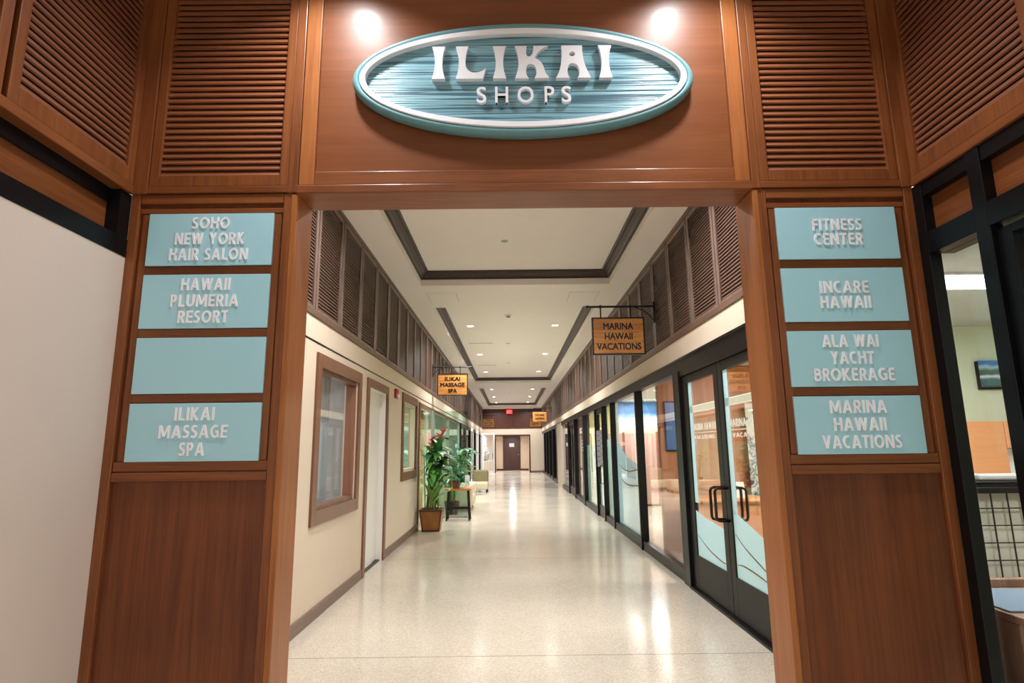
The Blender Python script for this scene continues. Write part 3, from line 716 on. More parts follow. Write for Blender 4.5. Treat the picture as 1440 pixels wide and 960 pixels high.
wn = sthing('window_3', (XL, 10.1, 0.95), 'brown framed window further along the left wall, green room inside')
casing(wn, 9.34, 10.86, 0.955, 2.355, 0.13)
fr = MB()
for a, b, c, d in ((9.46, 9.52, 1.07, 2.24), (10.68, 10.74, 1.07, 2.24), (9.52, 10.68, 1.07, 1.13), (9.52, 10.68, 2.18, 2.24)): fr.box(XL-0.10, XL-0.01, a, b, c, d)
fr.build('sash', 'frostcream' if 'frostcream' in M else 'cream', wn)
MB().box(XL-0.06, XL-0.052, 9.52, 10.68, 1.13, 2.18).build('glass_pane', 'glass', wn)
al = thing('fire_alarm', 'small red fire alarm with white strobe on the left wall', 'fire alarm', (XL, 8.79, 2.28))
MB().box(XL, XL+0.035, 8.70, 8.88, 2.205, 2.345).build('housing', 'red', al, 0.006)
MB().box(XL+0.035, XL+0.06, 8.72, 8.86, 2.215, 2.265).build('strobe', 'white', al, 0.006)
# rooms behind the left wall
def room(name, x0, x1, y0, y1, z1, mat, fl=None, openx=None, label=None, ceil=None, openy=False):
    """thin walls round a room; openx = x of the open side"""
    mb = MB(); t = 0.05
    mb.box(x0, x1, y1, y1+t, 0, z1)
    if not openy: mb.box(x0, x1, y0-t, y0, 0, z1)
    if openx != x0: mb.box(x0-t, x0, y0-t, y1+t, 0, z1)
    if openx != x1: mb.box(x1, x1+t, y0-t, y1+t, 0, z1)
    struct(name, mb, mat, label)
    struct(name.replace('wall', 'ceiling'), MB().box(x0-t, x1+t, y0, y1+t, z1, z1+t), ceil or 'white', (label or '')+' ceiling' if label else None)
room('wall_salon', -4.2, XL-t, 4.6, 6.95, 2.5, 'greyroom', openx=XL-t, label='grey room behind the first left window')
room('wall_back_room', -4.2, XL-t, 8.4, 10.95, 2.5, 'spawall', openx=XL-t, label='pale green room behind the second left window')
room('wall_spa', -4.5, XL-t, 11.1, 20.4, 2.6, 'spawall', openx=XL-t, label='pale green room behind the left shopfront')
room('wall_far_shop', -4.5, XL-t, 20.5, 35.6, 2.6, 'darkroom', openx=XL-t, label='dark shop at the far left')
lamp('AREA', 'salon_light', (-3.0, 5.8, 2.4), 60, (0.9,0.95,1), 0.8)
lamp('AREA', 'back_room_light', (-3.0, 9.7, 2.4), 45, (0.95,1,0.9), 0.8)
lamp('AREA', 'spa_light', (-3.0, 13.5, 2.5), 170, (0.95,1,0.94), 1.2)
lamp('AREA', 'spa_light', (-3.0, 17.5, 2.5), 150, (0.95,1,0.97), 1.2)
lamp('AREA', 'far_shop_light', (-3.0, 29, 2.5), 60, (0.85,0.92,1), 1.2)
tag(MB().box(XL-0.32, XL-0.30, 9.6, 9.95, 1.15, 1.75).build('poster', 'paper'), 'white poster inside the green room window', 'poster')

# left shopfront (spa)
sf = sthing('window_4', (XL, 15.5, 0), 'long glass shopfront on the left beyond the potted plants')
MB().box(XL-0.10, XL+0.02, 11.05, 11.17, 0, 2.33).build('post', 'brown', sf, 0.003)
for yy in (13.4, 16.6, 19.9): MB().box(XL-0.09, XL-0.01, yy, yy+0.05, 0, 2.33).build('mullion', 'grey', sf)
MB().box(XL-0.10, XL, 11.17, 20.0, 2.27, 2.33).build('head_rail', 'brown', sf)
MB().box(XL-0.055, XL-0.045, 11.17, 20.0, 0, 2.27).build('glass_pane', 'glass', sf)
def drape(name, x, y0, y1, z0, z1, mat, label, n=60, amp=0.03, step=0.9):
    vs = []; fs = []
    for k in range(n+1):
        yy = y0+(y1-y0)*k/n; xx = x+amp*math.sin(k*step)
        vs += [(xx,yy,z0),(xx,yy,z1),(xx-0.006,yy,z0),(xx-0.006,yy,z1)]
    for k in range(n):
        a = 4*k; fs += [(a,a+4,a+5,a+1),(a+2,a+3,a+7,a+6)]
    return tag(MB().add(vs, fs).build(name, mat, None, smooth=True), label, 'curtain')
drape('curtain', XL-0.125, 11.45, 12.5, 0.02, 2.25, 'yellow', 'yellow curtain just inside the left shopfront glass, behind the tall plant', amp=0.02)
tag(MB().box(XL-0.30, XL-0.26, 14.2, 16.2, 1.55, 1.85).build('orange_board', 'redorange', None, 0.01), 'orange red board inside the left shopfront, seen through the green screen', 'shelf')  # plain orange board set behind the shopfront glass
tag(MB().box(XL-0.9, XL-0.86, 13.2, 13.9, 0.9, 2.1).build('wall_mirror', 'darkroom', None, 0.01), 'dark framed picture inside the spa shopfront', 'picture')
# dark shop fronts far left
spans = [(20.4, 22.6, 'g'), (22.6, 25.3, 'd'), (25.3, 26.8, 'w'), (26.8, 29.0, 'd'), (29.0, 31.4, 'w'), (31.4, 33.4, 'd'), (33.4, 35.6, 'w')]
for k, (a, b, kd) in enumerate(spans):
    wn = sthing('window_%d' % (5+k), (XL, (a+b)/2, 0), 'far left shopfront bay, %s beyond the seats' % ORD[k])
    MB().box(XL-0.10, XL+0.01, a, a+0.12, 0, 2.33).box(XL-0.1, XL+0.01, b-0.12, b, 0, 2.33).box(XL-0.1, XL+0.01, a+0.12, b-0.12, 2.2, 2.33).box(XL-0.1, XL+0.01, a+0.12, b-0.12, 0, 0.1).build('frame', 'white' if kd == 'w' else 'black', wn)
    MB().box(XL-0.05, XL-0.04, a+0.12, b-0.12, 0.1, 2.2).build('glass_pane', 'glass' if kd == 'w' else 'darkglass', wn)

# ================================================================== right shopfronts
XG = XR+0.06
def bay(n, y0, y1, label, gm='glass', film_=None, mull=True, mw=0.06):
    wn = sthing('window_%d' % n, (XR, (y0+y1)/2, 0), label)
    if mull: MB().box(XR-0.024, XR+0.09, y0, y0+mw, 0, 2.264).build('mullion', 'black', wn, 0.003)
    MB().box(XR-0.004, XR+0.09, y0+(mw if mull else 0), y1, 0, 0.125).build('sill_rail', 'black', wn, 0.003)
    MB().box(XG, XG+0.008, y0+(mw if mull else 0), y1, 0.125, 2.264).build('glass_pane', gm, wn)
    if film_: MB().box(XG+0.010, XG+0.012, y0+(mw if mull else 0), y1, 0.125, film_[1]).build('frosted_film', film_[0], wn)
    return wn
b12 = bay(12, 6.57, 8.70, 'large clear shop window next to the double glass door on the right')
b13 = bay(13, 8.70, 10.92, 'shop window on the right with white frosted wave and beach mural behind')
b14 = bay(14, 10.92, 11.99, 'narrow frosted side window beside the single shop door', film_=('tealfilm', 1.6))
b15 = bay(15, 13.0, 15.20, 'frosted shop window beyond the single door, yellow green inside', film_=('tealfilm', 1.5))
b16 = bay(16, 15.20, 17.4, 'clear shop window with pale room inside, beyond the dark post', mw=0.30)
b17 = bay(17, 19.3, 21.95, 'dark shop window before the cream pier on the right', gm='darkglass')
for k, (a, b) in enumerate(((24.1, 26.6), (26.6, 28.9), (28.9, 31.2), (31.2, 33.4), (33.4, 35.6))):
    bay(18+k, a, b, 'dark far right shop window, %s beyond the cream pier' % ORD[k], gm='darkglass', mw=0.16)
# frosted waves
def wave(root, pts_top, zb, y0, y1, x, mat='frost'):
    """film below a wavy edge: pts_top (y, z)"""
    P = smooth_path([(p[0], p[1], 0) for p in pts_top], 8)
    poly = [(p.x, p.y) for p in P] + [(pts_top[-1][0], zb), (pts_top[0][0], zb)]
    MB().prism(poly, 'x', x, x+0.002).build('frosted_wave', mat, root)
def curve_line(root, pts, x, w=0.012):
    P = smooth_path([(p[0], p[1], 0) for p in pts], 8); n = len(P)
    poly = [(p.x, p.y+w*(0.3+0.7*math.sin(PI*i/(n-1)))) for i, p in enumerate(P)] + [(p.x, p.y-w*(0.3+0.7*math.sin(PI*i/(n-1)))) for i, p in reversed(list(enumerate(P)))]
    MB().prism(poly, 'x', x-0.0015, x).build('brown_line', 'browndecal', root)
wave(b13, [(10.90,1.56),(10.4,1.42),(10.0,1.29),(9.5,1.22),(9.14,1.19),(8.76,1.19)], 0.126, 8.76, 10.92, XG+0.010)
curve_line(b13, [(10.65,1.14),(10.2,1.07),(9.7,1.055),(9.2,1.10),(8.9,1.11)], XG-0.001)
curve_line(b13, [(10.55,0.91),(10.1,0.84),(9.7,0.83),(9.2,0.86),(8.8,0.86)], XG-0.001)
MB().box(XG+0.010, XG+0.012, 10.62, 10.91, 1.55, 2.26).build('pale_strip', 'frostpale', b13)
# dark post with small white marks
# (the small white marks on the post are too small to read in the photo: plain bars keep their place)
mb = MB()
for zz in (1.93, 1.84, 1.62, 1.54, 1.45, 1.38): mb.box(XR-0.027, XR-0.024, 15.26, 15.46, zz-0.016, zz+0.016)
mb.build('white_lettering', 'decal', b16)

# double door
dd = sthing('door_2', (XR, 5.29, 0), 'black framed double glass door of the first shop on the right')
MB().box(XR-0.024, XR+0.09, 6.40, 6.57, 0, 2.264).build('jamb', 'black', dd, 0.003)
MB().box(XR-0.024, XR+0.09, 4.12, 4.18, 0, 2.264).build('jamb', 'black', dd, 0.003)
MB().box(XR-0.010, XR+0.09, 4.18, 6.40, 2.20, 2.264).build('head', 'black', dd, 0.003)
MB().box(XR-0.035, XR+0.10, 4.10, 6.42, 0, 0.022).build('threshold', 'black', dd, 0.004)
XD = XR+0.012
def door_leaf(root, y0, y1, near, films=True):
    """y0<y1; near: the pull stands at the y0 end if True"""
    lf = MB(); x0, x1 = XD, XD+0.045
    sA, sB = (0.11, 0.16) if near else (0.10, 0.10)
    lf.box(x0, x1, y0, y0+sA, 0.03, 2.195).box(x0, x1, y1-sB, y1, 0.03, 2.195).box(x0, x1, y0+sA, y1-sB, 2.115, 2.195).box(x0, x1, y0+sA, y1-sB, 0.03, 0.355)
    l = lf.build('door_leaf', 'doorkick', root, 0.003)
    MB().box(XD+0.018, XD+0.026, y0+sA, y1-sB, 0.355, 2.115).build('glass_pane', 'glass', l)
    yp = y0+0.055 if near else y1-0.055
    h = MB()
    for sg in (-1, 1):
        xo = XD+0.022 + sg*0.022; xh = xo + sg*0.115
        pth = [(xo,yp,1.085),(xh-sg*0.03,yp,1.085),(xh-sg*0.008,yp,1.077),(xh,yp,1.055),(xh,yp,0.84),(xh-sg*0.008,yp,0.818),(xh-sg*0.03,yp,0.81),(xo,yp,0.81)]
        h.tube(pth, 0.0125, 10)
    h.build('pull_handle', 'bronze', l, smooth=True)
    return l, y0+sA, y1-sB
la, a0, a1 = door_leaf(dd, 5.295, 6.385, True)
lb, b0, b1 = door_leaf(dd, 4.19, 5.285, False)
XF = XD+0.0165
wave(la, [(a1,0.80),(5.95,0.755),(5.53,0.72),(a0,0.70)], 0.356, a0, a1, XF-0.002)
curve_line(la, [(a1-0.02,0.56),(5.9,0.47),(5.55,0.42),(a0+0.02,0.42)], XF-0.003, 0.006)
wave(lb, [(b1,0.90),(4.9,0.83),(4.6,0.755),(b0,0.68)], 0.356, b0, b1, XF-0.002)
curve_line(lb, [(b1-0.02,0.71),(4.95,0.62),(4.63,0.53),(b0+0.02,0.44)], XF-0.003, 0.006)
curve_line(lb, [(b1-0.02,0.46),(5.0,0.475),(4.66,0.452),(b0+0.02,0.40)], XF-0.003, 0.006)
for l, p0, p1 in ((la, a0, a1), (lb, b0, b1)):
    d = MB()
    d.box(XF-0.002, XF, p0, p1, 1.855, 1.864).box(XF-0.002, XF, p0, p1, 1.794, 1.802)
    d.box(XF-0.002, XF, p0, p1, 1.580, 1.586)
    put_caps(d, 'MARINA HAWAII', (XF, (p0+p1)/2, 1.641), (p1-p0)*0.86, 0.066, 0.002, right=(0,-1,0), out=(-1,0,0), stroke=0.15)
    put_caps(d, 'VACATIONS', (XF, (p0+p1)/2, 1.538), (p1-p0)*0.72, 0.036, 0.002, right=(0,-1,0), out=(-1,0,0), stroke=0.15)
    d.build('white_lettering', 'decal', l)
    MB().box(XF-0.002, XF, p0, p1, 1.803, 1.854).build('frosted_band', 'frostpale', l)
    MB().box(XF-0.002, XF, p1-0.10, p1, 0.88, 2.115).build('pale_strip', 'frost', l)  # added pale strip, stands in for the whitish edge seen in the glass

# single door
sd = sthing('door_3', (XR, 12.5, 0), 'black framed single glass shop door on the right with grey notice')
MB().box(XR-0.024, XR+0.09, 11.99, 12.05, 0, 2.264).build('jamb', 'black', sd, 0.003)
lf = MB().box(XD, XD+0.045, 12.05, 12.15, 0.02, 2.25).box(XD, XD+0.045, 12.90, 13.0, 0.02, 2.25).box(XD, XD+0.045, 12.15, 12.9, 2.15, 2.25).box(XD, XD+0.045, 12.15, 12.9, 0.02, 0.25).build('door_leaf', 'black', sd, 0.003)
MB().box(XD+0.018, XD+0.026, 12.15, 12.9, 0.25, 2.15).build('glass_pane', 'glass', lf)
MB().box(XD+0.028, XD+0.030, 12.15, 12.9, 0.25, 1.0).build('frosted_film', 'tealfilm', lf)
MB().tube([(XD,12.22,1.08),(XD-0.06,12.22,1.08),(XD-0.06,12.22,0.72),(XD,12.22,0.72)], 0.012, 8).build('pull_handle', 'bronze', lf)
nt_ = thing('notice_board', 'grey slatted notice board hung on the single shop door', 'notice', (XD, 12.6, 1.4))
nb = MB()
for k in range(7): nb.box(XD-0.014, XD-0.002, 12.08, 12.96, 1.04+k*0.11, 1.04+k*0.11+0.10)
nb.build('board', 'noticegrey', nt_)
# dark double door further on
d4 = sthing('door_4', (XR, 18.3, 0), 'dark double glass door further along the right side')
MB().box(XR-0.024, XR+0.09, 17.4, 17.6, 0, 2.264).build('jamb', 'black', d4)
for a, b in ((17.6, 18.44), (18.46, 19.3)):
    lf = MB().box(XD, XD+0.045, a, a+0.1, 0.02, 2.25).box(XD, XD+0.045, b-0.1, b, 0.02, 2.25).box(XD, XD+0.045, a+0.1, b-0.1, 2.13, 2.25).box(XD, XD+0.045, a+0.1, b-0.1, 0.02, 0.25).build('door_leaf', 'black', d4)
    MB().box(XD+0.018, XD+0.026, a+0.1, b-0.1, 0.25, 2.13).build('glass_pane', 'darkglass', lf)
    yy = b-0.05 if b < 18.45 else a+0.05
    MB().tube([(XD,yy,1.08),(XD-0.06,yy,1.08),(XD-0.06,yy,0.8),(XD,yy,0.8)], 0.012, 8).build('pull_handle', 'bronze', lf)

# rooms behind the right shopfronts
XS = XR+0.15
room('wall_shop', XS, 6.0, 4.5, 15.2, 2.62, 'yellowwall', openx=XS, label='yellow green walls of the first shop on the right')
room('wall_next_shop', XS, 5.0, 15.3, 21.9, 2.62, 'cream', openx=XS, label='pale walls of the next shop on the right')
room('wall_dark_shop', XS, 5.0, 24.1, 35.6, 2.62, 'darkroom', openx=XS, label='dark shop at the far right')
lamp('AREA', 'shop_light', (3.6, 6.4, 2.55), 95, (1,0.95,0.88), 1.0)
lamp('AREA', 'shop_light', (3.4, 11.5, 2.55), 190, (1,0.98,0.94), 1.2)
lamp('AREA', 'shop_light', (3.2, 14.2, 2.55), 90, (1,0.98,0.94), 1.0)
lamp('AREA', 'next_shop_light', (3.2, 19.5, 2.55), 45, (1,0.95,0.9), 1.0)
pw = thing('wood_partition', 'orange wood panelled partition inside the first shop on the right', 'partition', (3.4, 8.6, 0))
mb = MB()
for k in range(6):
    for z0, z1 in ((0.0, 0.86), (0.87, 1.72), (1.73, 2.61)): mb.box(2.165+k*0.48, 2.165+k*0.48+0.474, 8.60, 8.64, z0, z1)
mb.box(2.16, 5.03, 8.64, 8.70, 0, 2.615)
mb.build('panels', 'orange', pw)
tv = thing('wall_screen', 'blue wall screen on the wood partition seen through the large clear window', 'screen', (2.38, 8.59, 1.75))
MB().box(2.24, 2.56, 8.565, 8.598, 1.38, 2.10).build('bezel', 'black', tv, 0.004)
MB().box(2.255, 2.545, 8.560, 8.566, 1.40, 2.08).build('display', 'screenblue', tv)
dk = thing('reception_desk', 'orange wood reception desk behind the double glass door', 'desk', (2.75, 8.0, 0))
MB().box(2.3, 3.3, 7.75, 8.3, 0, 0.74).build('front', 'orange', dk, 0.01)
MB().box(2.26, 3.34, 7.7, 8.34, 0.74, 0.78).build('top', 'office_wood', dk, 0.008)
sg = thing('desk_card', 'white card standing on the reception desk', 'card', (3.0, 7.85, 0.78))
MB().hexa([(2.94,7.85,.78),(3.06,7.85,.78),(3.06,7.90,.78),(2.94,7.90,.78),(2.95,7.872,.98),(3.05,7.872,.98),(3.05,7.878,.98),(2.95,7.878,.98)]).build('sheet', 'paper', sg)
bn = thing('banner', 'tall white banner with blue leaf print at the edge of the wood partition', 'banner', (3.5, 8.45, 0))
MB().box(3.45, 3.47, 8.44, 8.46, 0, 2.0).box(3.44, 3.48, 8.36, 8.54, 0, 0.02).build('stand', 'grey', bn)
MB().box(3.37, 3.69, 8.425, 8.437, 0.1, 2.05).build('cloth', 'leafprint', bn)
mu = tag(MB().box(2.62, 3.9, 15.14, 15.19, 1.75, 2.60).build('beach_mural'.replace('beach_mural','wall_mural'), 'beach'), 'blue sky and beach mural high in the shop, seen above the frosted wave', 'mural')
me_ = mu.data
for v in me_.vertices: v.co.z -= 1.75
mu.location.z = 1.75
pk = thing('folding_screen', 'pinkish panelled screen below the beach mural inside the shop', 'screen', (3.2, 14.9, 0))
for k in range(4):
    x0 = 2.45+k*0.42
    MB().box(x0, x0+0.36, 14.9, 14.93, 0.05, 1.78).build('panel', 'pinkpanel', pk)
    MB().box(x0+0.36, x0+0.42, 14.88, 14.95, 0, 1.82).build('post', 'redwoodtrim', pk)

# ================================================================== office behind the lobby shopfront
room('wall_office', XS, 5.2, -0.5, 4.4, 2.335, 'officewall', openx=XS, label='pale green office walls', ceil='tile')
lp = thing('ceiling_light_panel', 'bright square light panel in the office ceiling', 'ceiling light', (2.55, 3.0, 2.33))
MB().box(2.20, 2.80, 2.95, 3.25, 2.322, 2.334).build('frame', 'white', lp)
MB().box(2.22, 2.78, 2.965, 3.235, 2.318, 2.324).build('diffuser', 'panel', lp)
lamp('AREA', 'office_light', (2.6, 3.1, 2.30), 30, (0.95,1,1), 0.5)
lamp('AREA', 'office_light', (3.6, 2.0, 2.30), 32, (0.95,1,1), 0.6)
pic = thing('coast_picture', 'framed picture of a coast on the pale green office wall', 'picture', (3.74, 4.38, 1.85))
MB().box(3.535, 3.96, 4.37, 4.398, 1.845, 2.06).build('canvas_edge', 'black', pic, 0.003)
c_ = MB().box(3.542, 3.953, 4.366, 4.371, 1.852, 2.053).build('print', 'coast', pic)
for v in c_.data.vertices: v.co.z += 0.01
cb_ = thing('office_cabinet', 'orange wood wall cabinet with open recess in the office', 'cabinet', (3.6, 4.3, 0))
MB().box(3.25, 3.52, 4.2, 4.39, 0.2, 1.60).build('side_panel', 'office_wood', cb_, 0.004)
MB().box(3.525, 4.4, 4.2, 4.39, 1.41, 1.60).build('door', 'office_wood', cb_, 0.004)
MB().box(3.525, 4.4, 4.36, 4.39, 1.0, 1.41).build('back_panel', 'greyroom', cb_)
pp = tag(MB().box(3.60, 3.74, 4.33, 4.352, 1.20, 1.405).build('paper_sheet', 'paper'), 'white printed sheets pinned in the office cabinet recess', 'paper')
# display rack with wire grid
rk = thing('display_rack', 'black wire grid display rack over pale cloth inside the office window', 'rack', (2.75, 3.4, 0))
MB().box(2.50, 3.10, 3.42, 3.46, 0.3, 1.17).build('backing_cloth', 'rackcloth', rk)
MB().box(2.48, 3.12, 3.36, 3.48, 1.17, 1.205).build('top_bar', 'black', rk, 0.004)
g = MB()
for k in range(7): g.box(2.52+k*0.093, 2.526+k*0.093, 3.395, 3.401, 0.3, 1.17)
for k in range(9): g.box(2.50, 3.10, 3.389, 3.395, 0.34+k*0.093, 0.346+k*0.093)
g.build('wire_grid', 'iron', rk)
for k in range(2): MB().box(2.5+k*0.58, 2.53+k*0.58, 3.40, 3.44, 0, 0.3).build('leg', 'black', rk)
tr = tag(MB().box(2.62, 2.98, 3.36, 3.47, 1.206, 1.228).box(2.60, 3.0, 3.35, 3.48, 1.228, 1.236).build('document_tray', 'black', None, 0.003), 'black document tray on top of the wire display rack', 'tray')
tag(MB().box(2.50, 2.60, 3.38, 3.47, 1.206, 1.226).build('binder', 'iron', None, 0.003), 'small dark binder on the rack top beside the tray', 'binder')
bx_ = MB(); bx_.box(2.66, 3.08, 3.40, 3.475, 1.237, 1.275)
tag(bx_.build('tissue_pack', 'leafpale' if False else 'grey', None, 0.012), 'pale grey packet lying on the document tray', 'packet')
ct = thing('office_counter', 'grey brown wood counter standing inside the office window', 'counter', (2.3, 2.6, 0))
MB().box(2.03, 2.9, 2.50, 3.0, 0, 0.73).build('body', 'desk_wood', ct, 0.004)
MB().box(2.025, 2.92, 2.47, 3.03, 0.73, 0.762).build('top', 'desk_wood', ct, 0.004)
MB().box(2.03, 2.9, 2.98, 3.02, 0.762, 0.80).build('upstand', 'desk_wood', ct, 0.004)
tag(MB().hexa([(2.04,2.55,.764),(2.42,2.52,.764),(2.46,2.90,.764),(2.06,2.95,.764),(2.04,2.55,.770),(2.42,2.52,.772),(2.46,2.90,.772),(2.06,2.95,.770)]).build('brochure', 'brochure'), 'printed brochure lying open on the office counter', 'brochure')

# ================================================================== hanging blade signs
def hanging(sgn, y, lines, ws, label, xin, w, bar_len, z0=2.605, z1=3.093):
    """sgn +1: hung from the right wall, -1 from the left; xin = board centre"""
    xw = XR if sgn > 0 else XL
    root = thing('hanging_sign', label, 'sign', (xw, y, 3.24), 'wooden hanging signs')
    x0, x1 = xin-w/2, xin+w/2
    MB().box(x0+0.012, x1-0.012, y-0.018, y+0.018, z0+0.012, z1-0.012).build('board', 'signwood', root)
    f = MB()
    for a, b, c, d in ((x0, x0+0.018, z0, z1), (x1-0.018, x1, z0, z1), (x0+0.018, x1-0.018, z0, z0+0.018), (x0+0.018, x1-0.018, z1-0.018, z1)): f.box(a, b, y-0.026, y+0.026, c, d)
    f.build('frame', 'iron', root, 0.003)
    n = len(lines); h = z1-z0
    qs = (0.24, 0.51, 0.78) if n == 3 else (0.34, 0.66)
    for so in (-1, 1):
        mb = MB()
        for s, q, k in zip(lines, qs, ws): put_text(mb, s, (xin, y+so*0.0182, z1-h*q), w*k, 0.088 if n == 3 else 0.10, 0.005, right=(1 if so < 0 else -1,0,0), out=(0,so,0), embolden=0.024)
        mb.build('lettering', 'iron', root)
    b = MB(); xe = xw - sgn*bar_len; zb = 3.238
    b.tube([(xw,y,zb),(xe,y,zb)], 0.014, 10)
    b.ell((xe,y,zb), (0.022,0.022,0.022), 10, 6)
    b.box(xw-sgn*0.02, xw, y-0.02, y+0.025, 3.02, 3.30)
    P = smooth_path([(xw-sgn*0.012,y,3.04),(xw-sgn*0.05,y,3.10),(xw-sgn*0.14,y,3.18),(xw-sgn*0.26,y,3.228)], 5)
    b.tube(P, 0.008, 8)
    b.build('bracket', 'iron', root)
    for xx in (x0+0.12, x1-0.17):
        m = MB(); m.tube([(xx,y,z1-0.005),(xx,y,zb-0.005)], 0.009, 8); m.ell((xx,y,zb), (0.024,0.024,0.024), 10, 6)
        m.build('hanger', 'iron', root)
hanging(1, 7.35, ('MARINA','HAWAII','VACATIONS'), (.57,.53,.84), 'wooden hanging sign with three dark text lines on the right, nearest the entrance', 1.39, 0.675, 0.87)
hanging(-1, 12.87, ('ILIKAI','MASSAGE','SPA'), (.50,.80,.28), 'wooden hanging sign with three dark text lines above the stool on the left', -1.286, 0.67, 0.87)
hanging(1, 26.85, ('INCARE','HAWAII'), (.60,.60), 'wooden hanging sign with two dark text lines far along the right wall', 1.31, 0.67, 0.82)
hanging(1, 33.0, ('FITNESS','CENTER'), (.62,.60), 'wooden hanging sign on the far right, partly hidden behind another sign', 1.36, 0.66, 0.85)
hanging(-1, 33.0, ('SOHO','NEW YORK','HAIR SALON'), (.40,.72,.84), 'wooden hanging sign on the left before the end wall', -1.26, 0.66, 0.85)

# ================================================================== ceiling fittings
def downlight(x, y, z, label, group, power, col=WARM):
    root = thing('downlight', label, 'ceiling light', (x, y, z), group)
    MB().lathe([(0.088,-0.006),(0.095,-0.003),(0.095,0.0),(0.07,0.0),(0.07,-0.006)], (x,y,z), 28, True).build('trim_ring', 'white', root, smooth=False)
    MB().lathe([(0.0705,-0.0045),(0.0705,-0.002)], (x,y,z), 24).build('lens', 'lens', root)
    lamp('AREA', 'downlight_beam', (x, y, z-0.012), power, col, 0.14, spread=2.5 if col is WARM else 2.1)
rows = [(1, [4.75]), (2, [12.5, 16.42, 20.33]), (3, [26.5, 30.45, 34.35])]
for cof, yl in rows:
    for k, yy in enumerate(yl):
        for x, side in ((-0.872, 'left'), (0.988, 'right')):
            downlight(x, yy, ZU, 'round recessed downlight in the %s coffer, %s row, %s from the entrance' % (ORD[cof-1], side, ORD[k]) if cof > 1 else 'round recessed downlight in the first coffer, %s row' % side, 'hall downlights', P_HALL)
for k, yy in enumerate((2.13, -1.9)):
    for x, side in ((-0.80, 'left'), (0.905, 'right')):
        downlight(x, yy, ZC, 'round downlight in the lobby ceiling, %s row, %s before the portal' % (side, ORD[k]), 'lobby downlights', P_LOBBY, COOL)
sd_ = thing('smoke_detector', 'round white smoke detector on the ceiling beyond the first coffer', 'smoke detector', (-0.03, 11.5, ZU))
MB().lathe([(0.085,0),(0.085,-0.012),(0.07,-0.02),(0.001,-0.02)], (-0.03,11.5,ZU), 24).build('base', 'white', sd_)
MB().lathe([(0.045,-0.02),(0.04,-0.045),(0.001,-0.05)], (-0.03,11.5,ZU), 20).build('sensor', 'grey', sd_)
for yy, w in ((7.2, 'first coffer'), (14.7, 'second coffer, near'), (18.2, 'second coffer, far'), (28.5, 'third coffer')):
    tag(MB().lathe([(0.045,0),(0.045,-0.004),(0.040,-0.006),(0.001,-0.006)], (-0.06,yy,ZU), 20).build('sprinkler_cover', 'grey'), 'flat round sprinkler cover in the middle of the %s' % w, 'sprinkler', 'sprinkler covers')
for x0, s in ((-1.32, 'left'), (0.97, 'right')):
    ap = thing('access_panel', 'square ceiling access panel between first and second coffer, %s side' % s, 'access panel', (x0+0.23, 9.4, ZC), 'ceiling access panels')
    MB().box(x0, x0+0.46, 9.0, 9.6, ZC-0.003, ZC+0.001).build('door', 'ceil', ap)
    MB().box(x0-0.006, x0+0.466, 8.994, 9.606, ZC-0.0012, ZC+0.001).build('reveal', 'grey', ap)
for yy, s in ((14.6, 'nearer'), (18.6, 'farther')):
    tag(MB().box(-1.05, -0.45, yy, yy+0.05, ZU-0.005, ZU+0.002).build('air_slot', 'grey'), 'thin linear air slot in the second coffer, %s one' % s, 'air vent', 'ceiling air slots')

# ================================================================== end of the hall
we = MB()
we.box(-1.0, XR, YE, YE+0.12, 2.25, 2.62).box(XL-0.2, -1.0, YE, YE+0.12, 2.36, 2.62).box(XL-0.2, XR+0.2, YE, YE+0.12, 2.62, 4.1)
we.box(1.14, XR+0.2, YE, YE+0.12, 0, 2.25)
struct('wall_end', we, 'cream', 'cream wall at the far end of the hall')
struct('baseboard_end', MB().box(1.14, XR, YE-0.016, YE, 0, 0.11), 'browny', 'brown baseboard on the end wall')
for k in range(4):
    x0 = XL + k*0.903
    tag(MB().box(x0+0.0015, x0+0.9015, YE-0.045, YE-0.003, 2.63, 3.80).build('end_panel', 'endwood', None, 0.006), 'dark brown wood panel above the end door, %s from the left' % ORD[k], 'wall panel', 'dark panels on the end wall')
struct('trim_20', MB().box(XL, XR, YE-0.05, YE, 3.80, 3.89), 'ceil', 'pale strip above the end panels')
ex = thing('exit_sign', 'small red lit exit sign below the ceiling at the end of the hall', 'exit sign', (-0.10, 35.5, 3.62))
MB().box(-0.28, 0.075, 35.50, 35.56, 3.50, 3.735).build('housing', 'exit', ex, 0.005)
mb = MB(); put_text(mb, 'EXIT', (-0.1, 35.499, 3.617), 0.28, 0.15, 0.006); mb.build('lettering', 'letter', ex)
MB().box(-0.12, -0.08, 35.52, 35.54, 3.735, ZC).build('stem', 'white', ex)
# alcove with the door
ac = MB(); ac.box(-1.10, -1.0, YE+0.12, 39.7, 0, 2.3).box(1.14, 1.24, YE+0.12, 39.7, 0, 2.3).box(-1.0, 1.14, 39.65, 39.75, 0, 2.3).box(-1.0, 1.14, YE+0.12, 39.7, 2.25, 2.3)
struct('wall_alcove', ac, 'cream', 'cream walls of the alcove around the end door')
struct('trim_21', MB().box(-1.0, -0.93, YE-0.02, YE+0.14, 0, 2.25).box(1.07, 1.15, YE-0.02, YE+0.14, 0, 2.25).box(-0.93, 1.07, YE-0.02, YE+0.14, 2.17, 2.25), 'endwood', 'dark brown frame around the end alcove')
ed = sthing('door_5', (0.02, 39.6, 0), 'dark brown door at the end of the hall with a small white notice')
MB().box(-0.55, -0.50, 39.58, 39.65, 0, 2.24).box(0.55, 0.60, 39.58, 39.65, 0, 2.24).box(-0.5, 0.55, 39.58, 39.65, 2.19, 2.24).build('frame', 'enddoor', ed)
MB().box(-0.50, 0.55, 39.60, 39.645, 0.005, 2.19).build('door_slab', 'enddoor', ed)
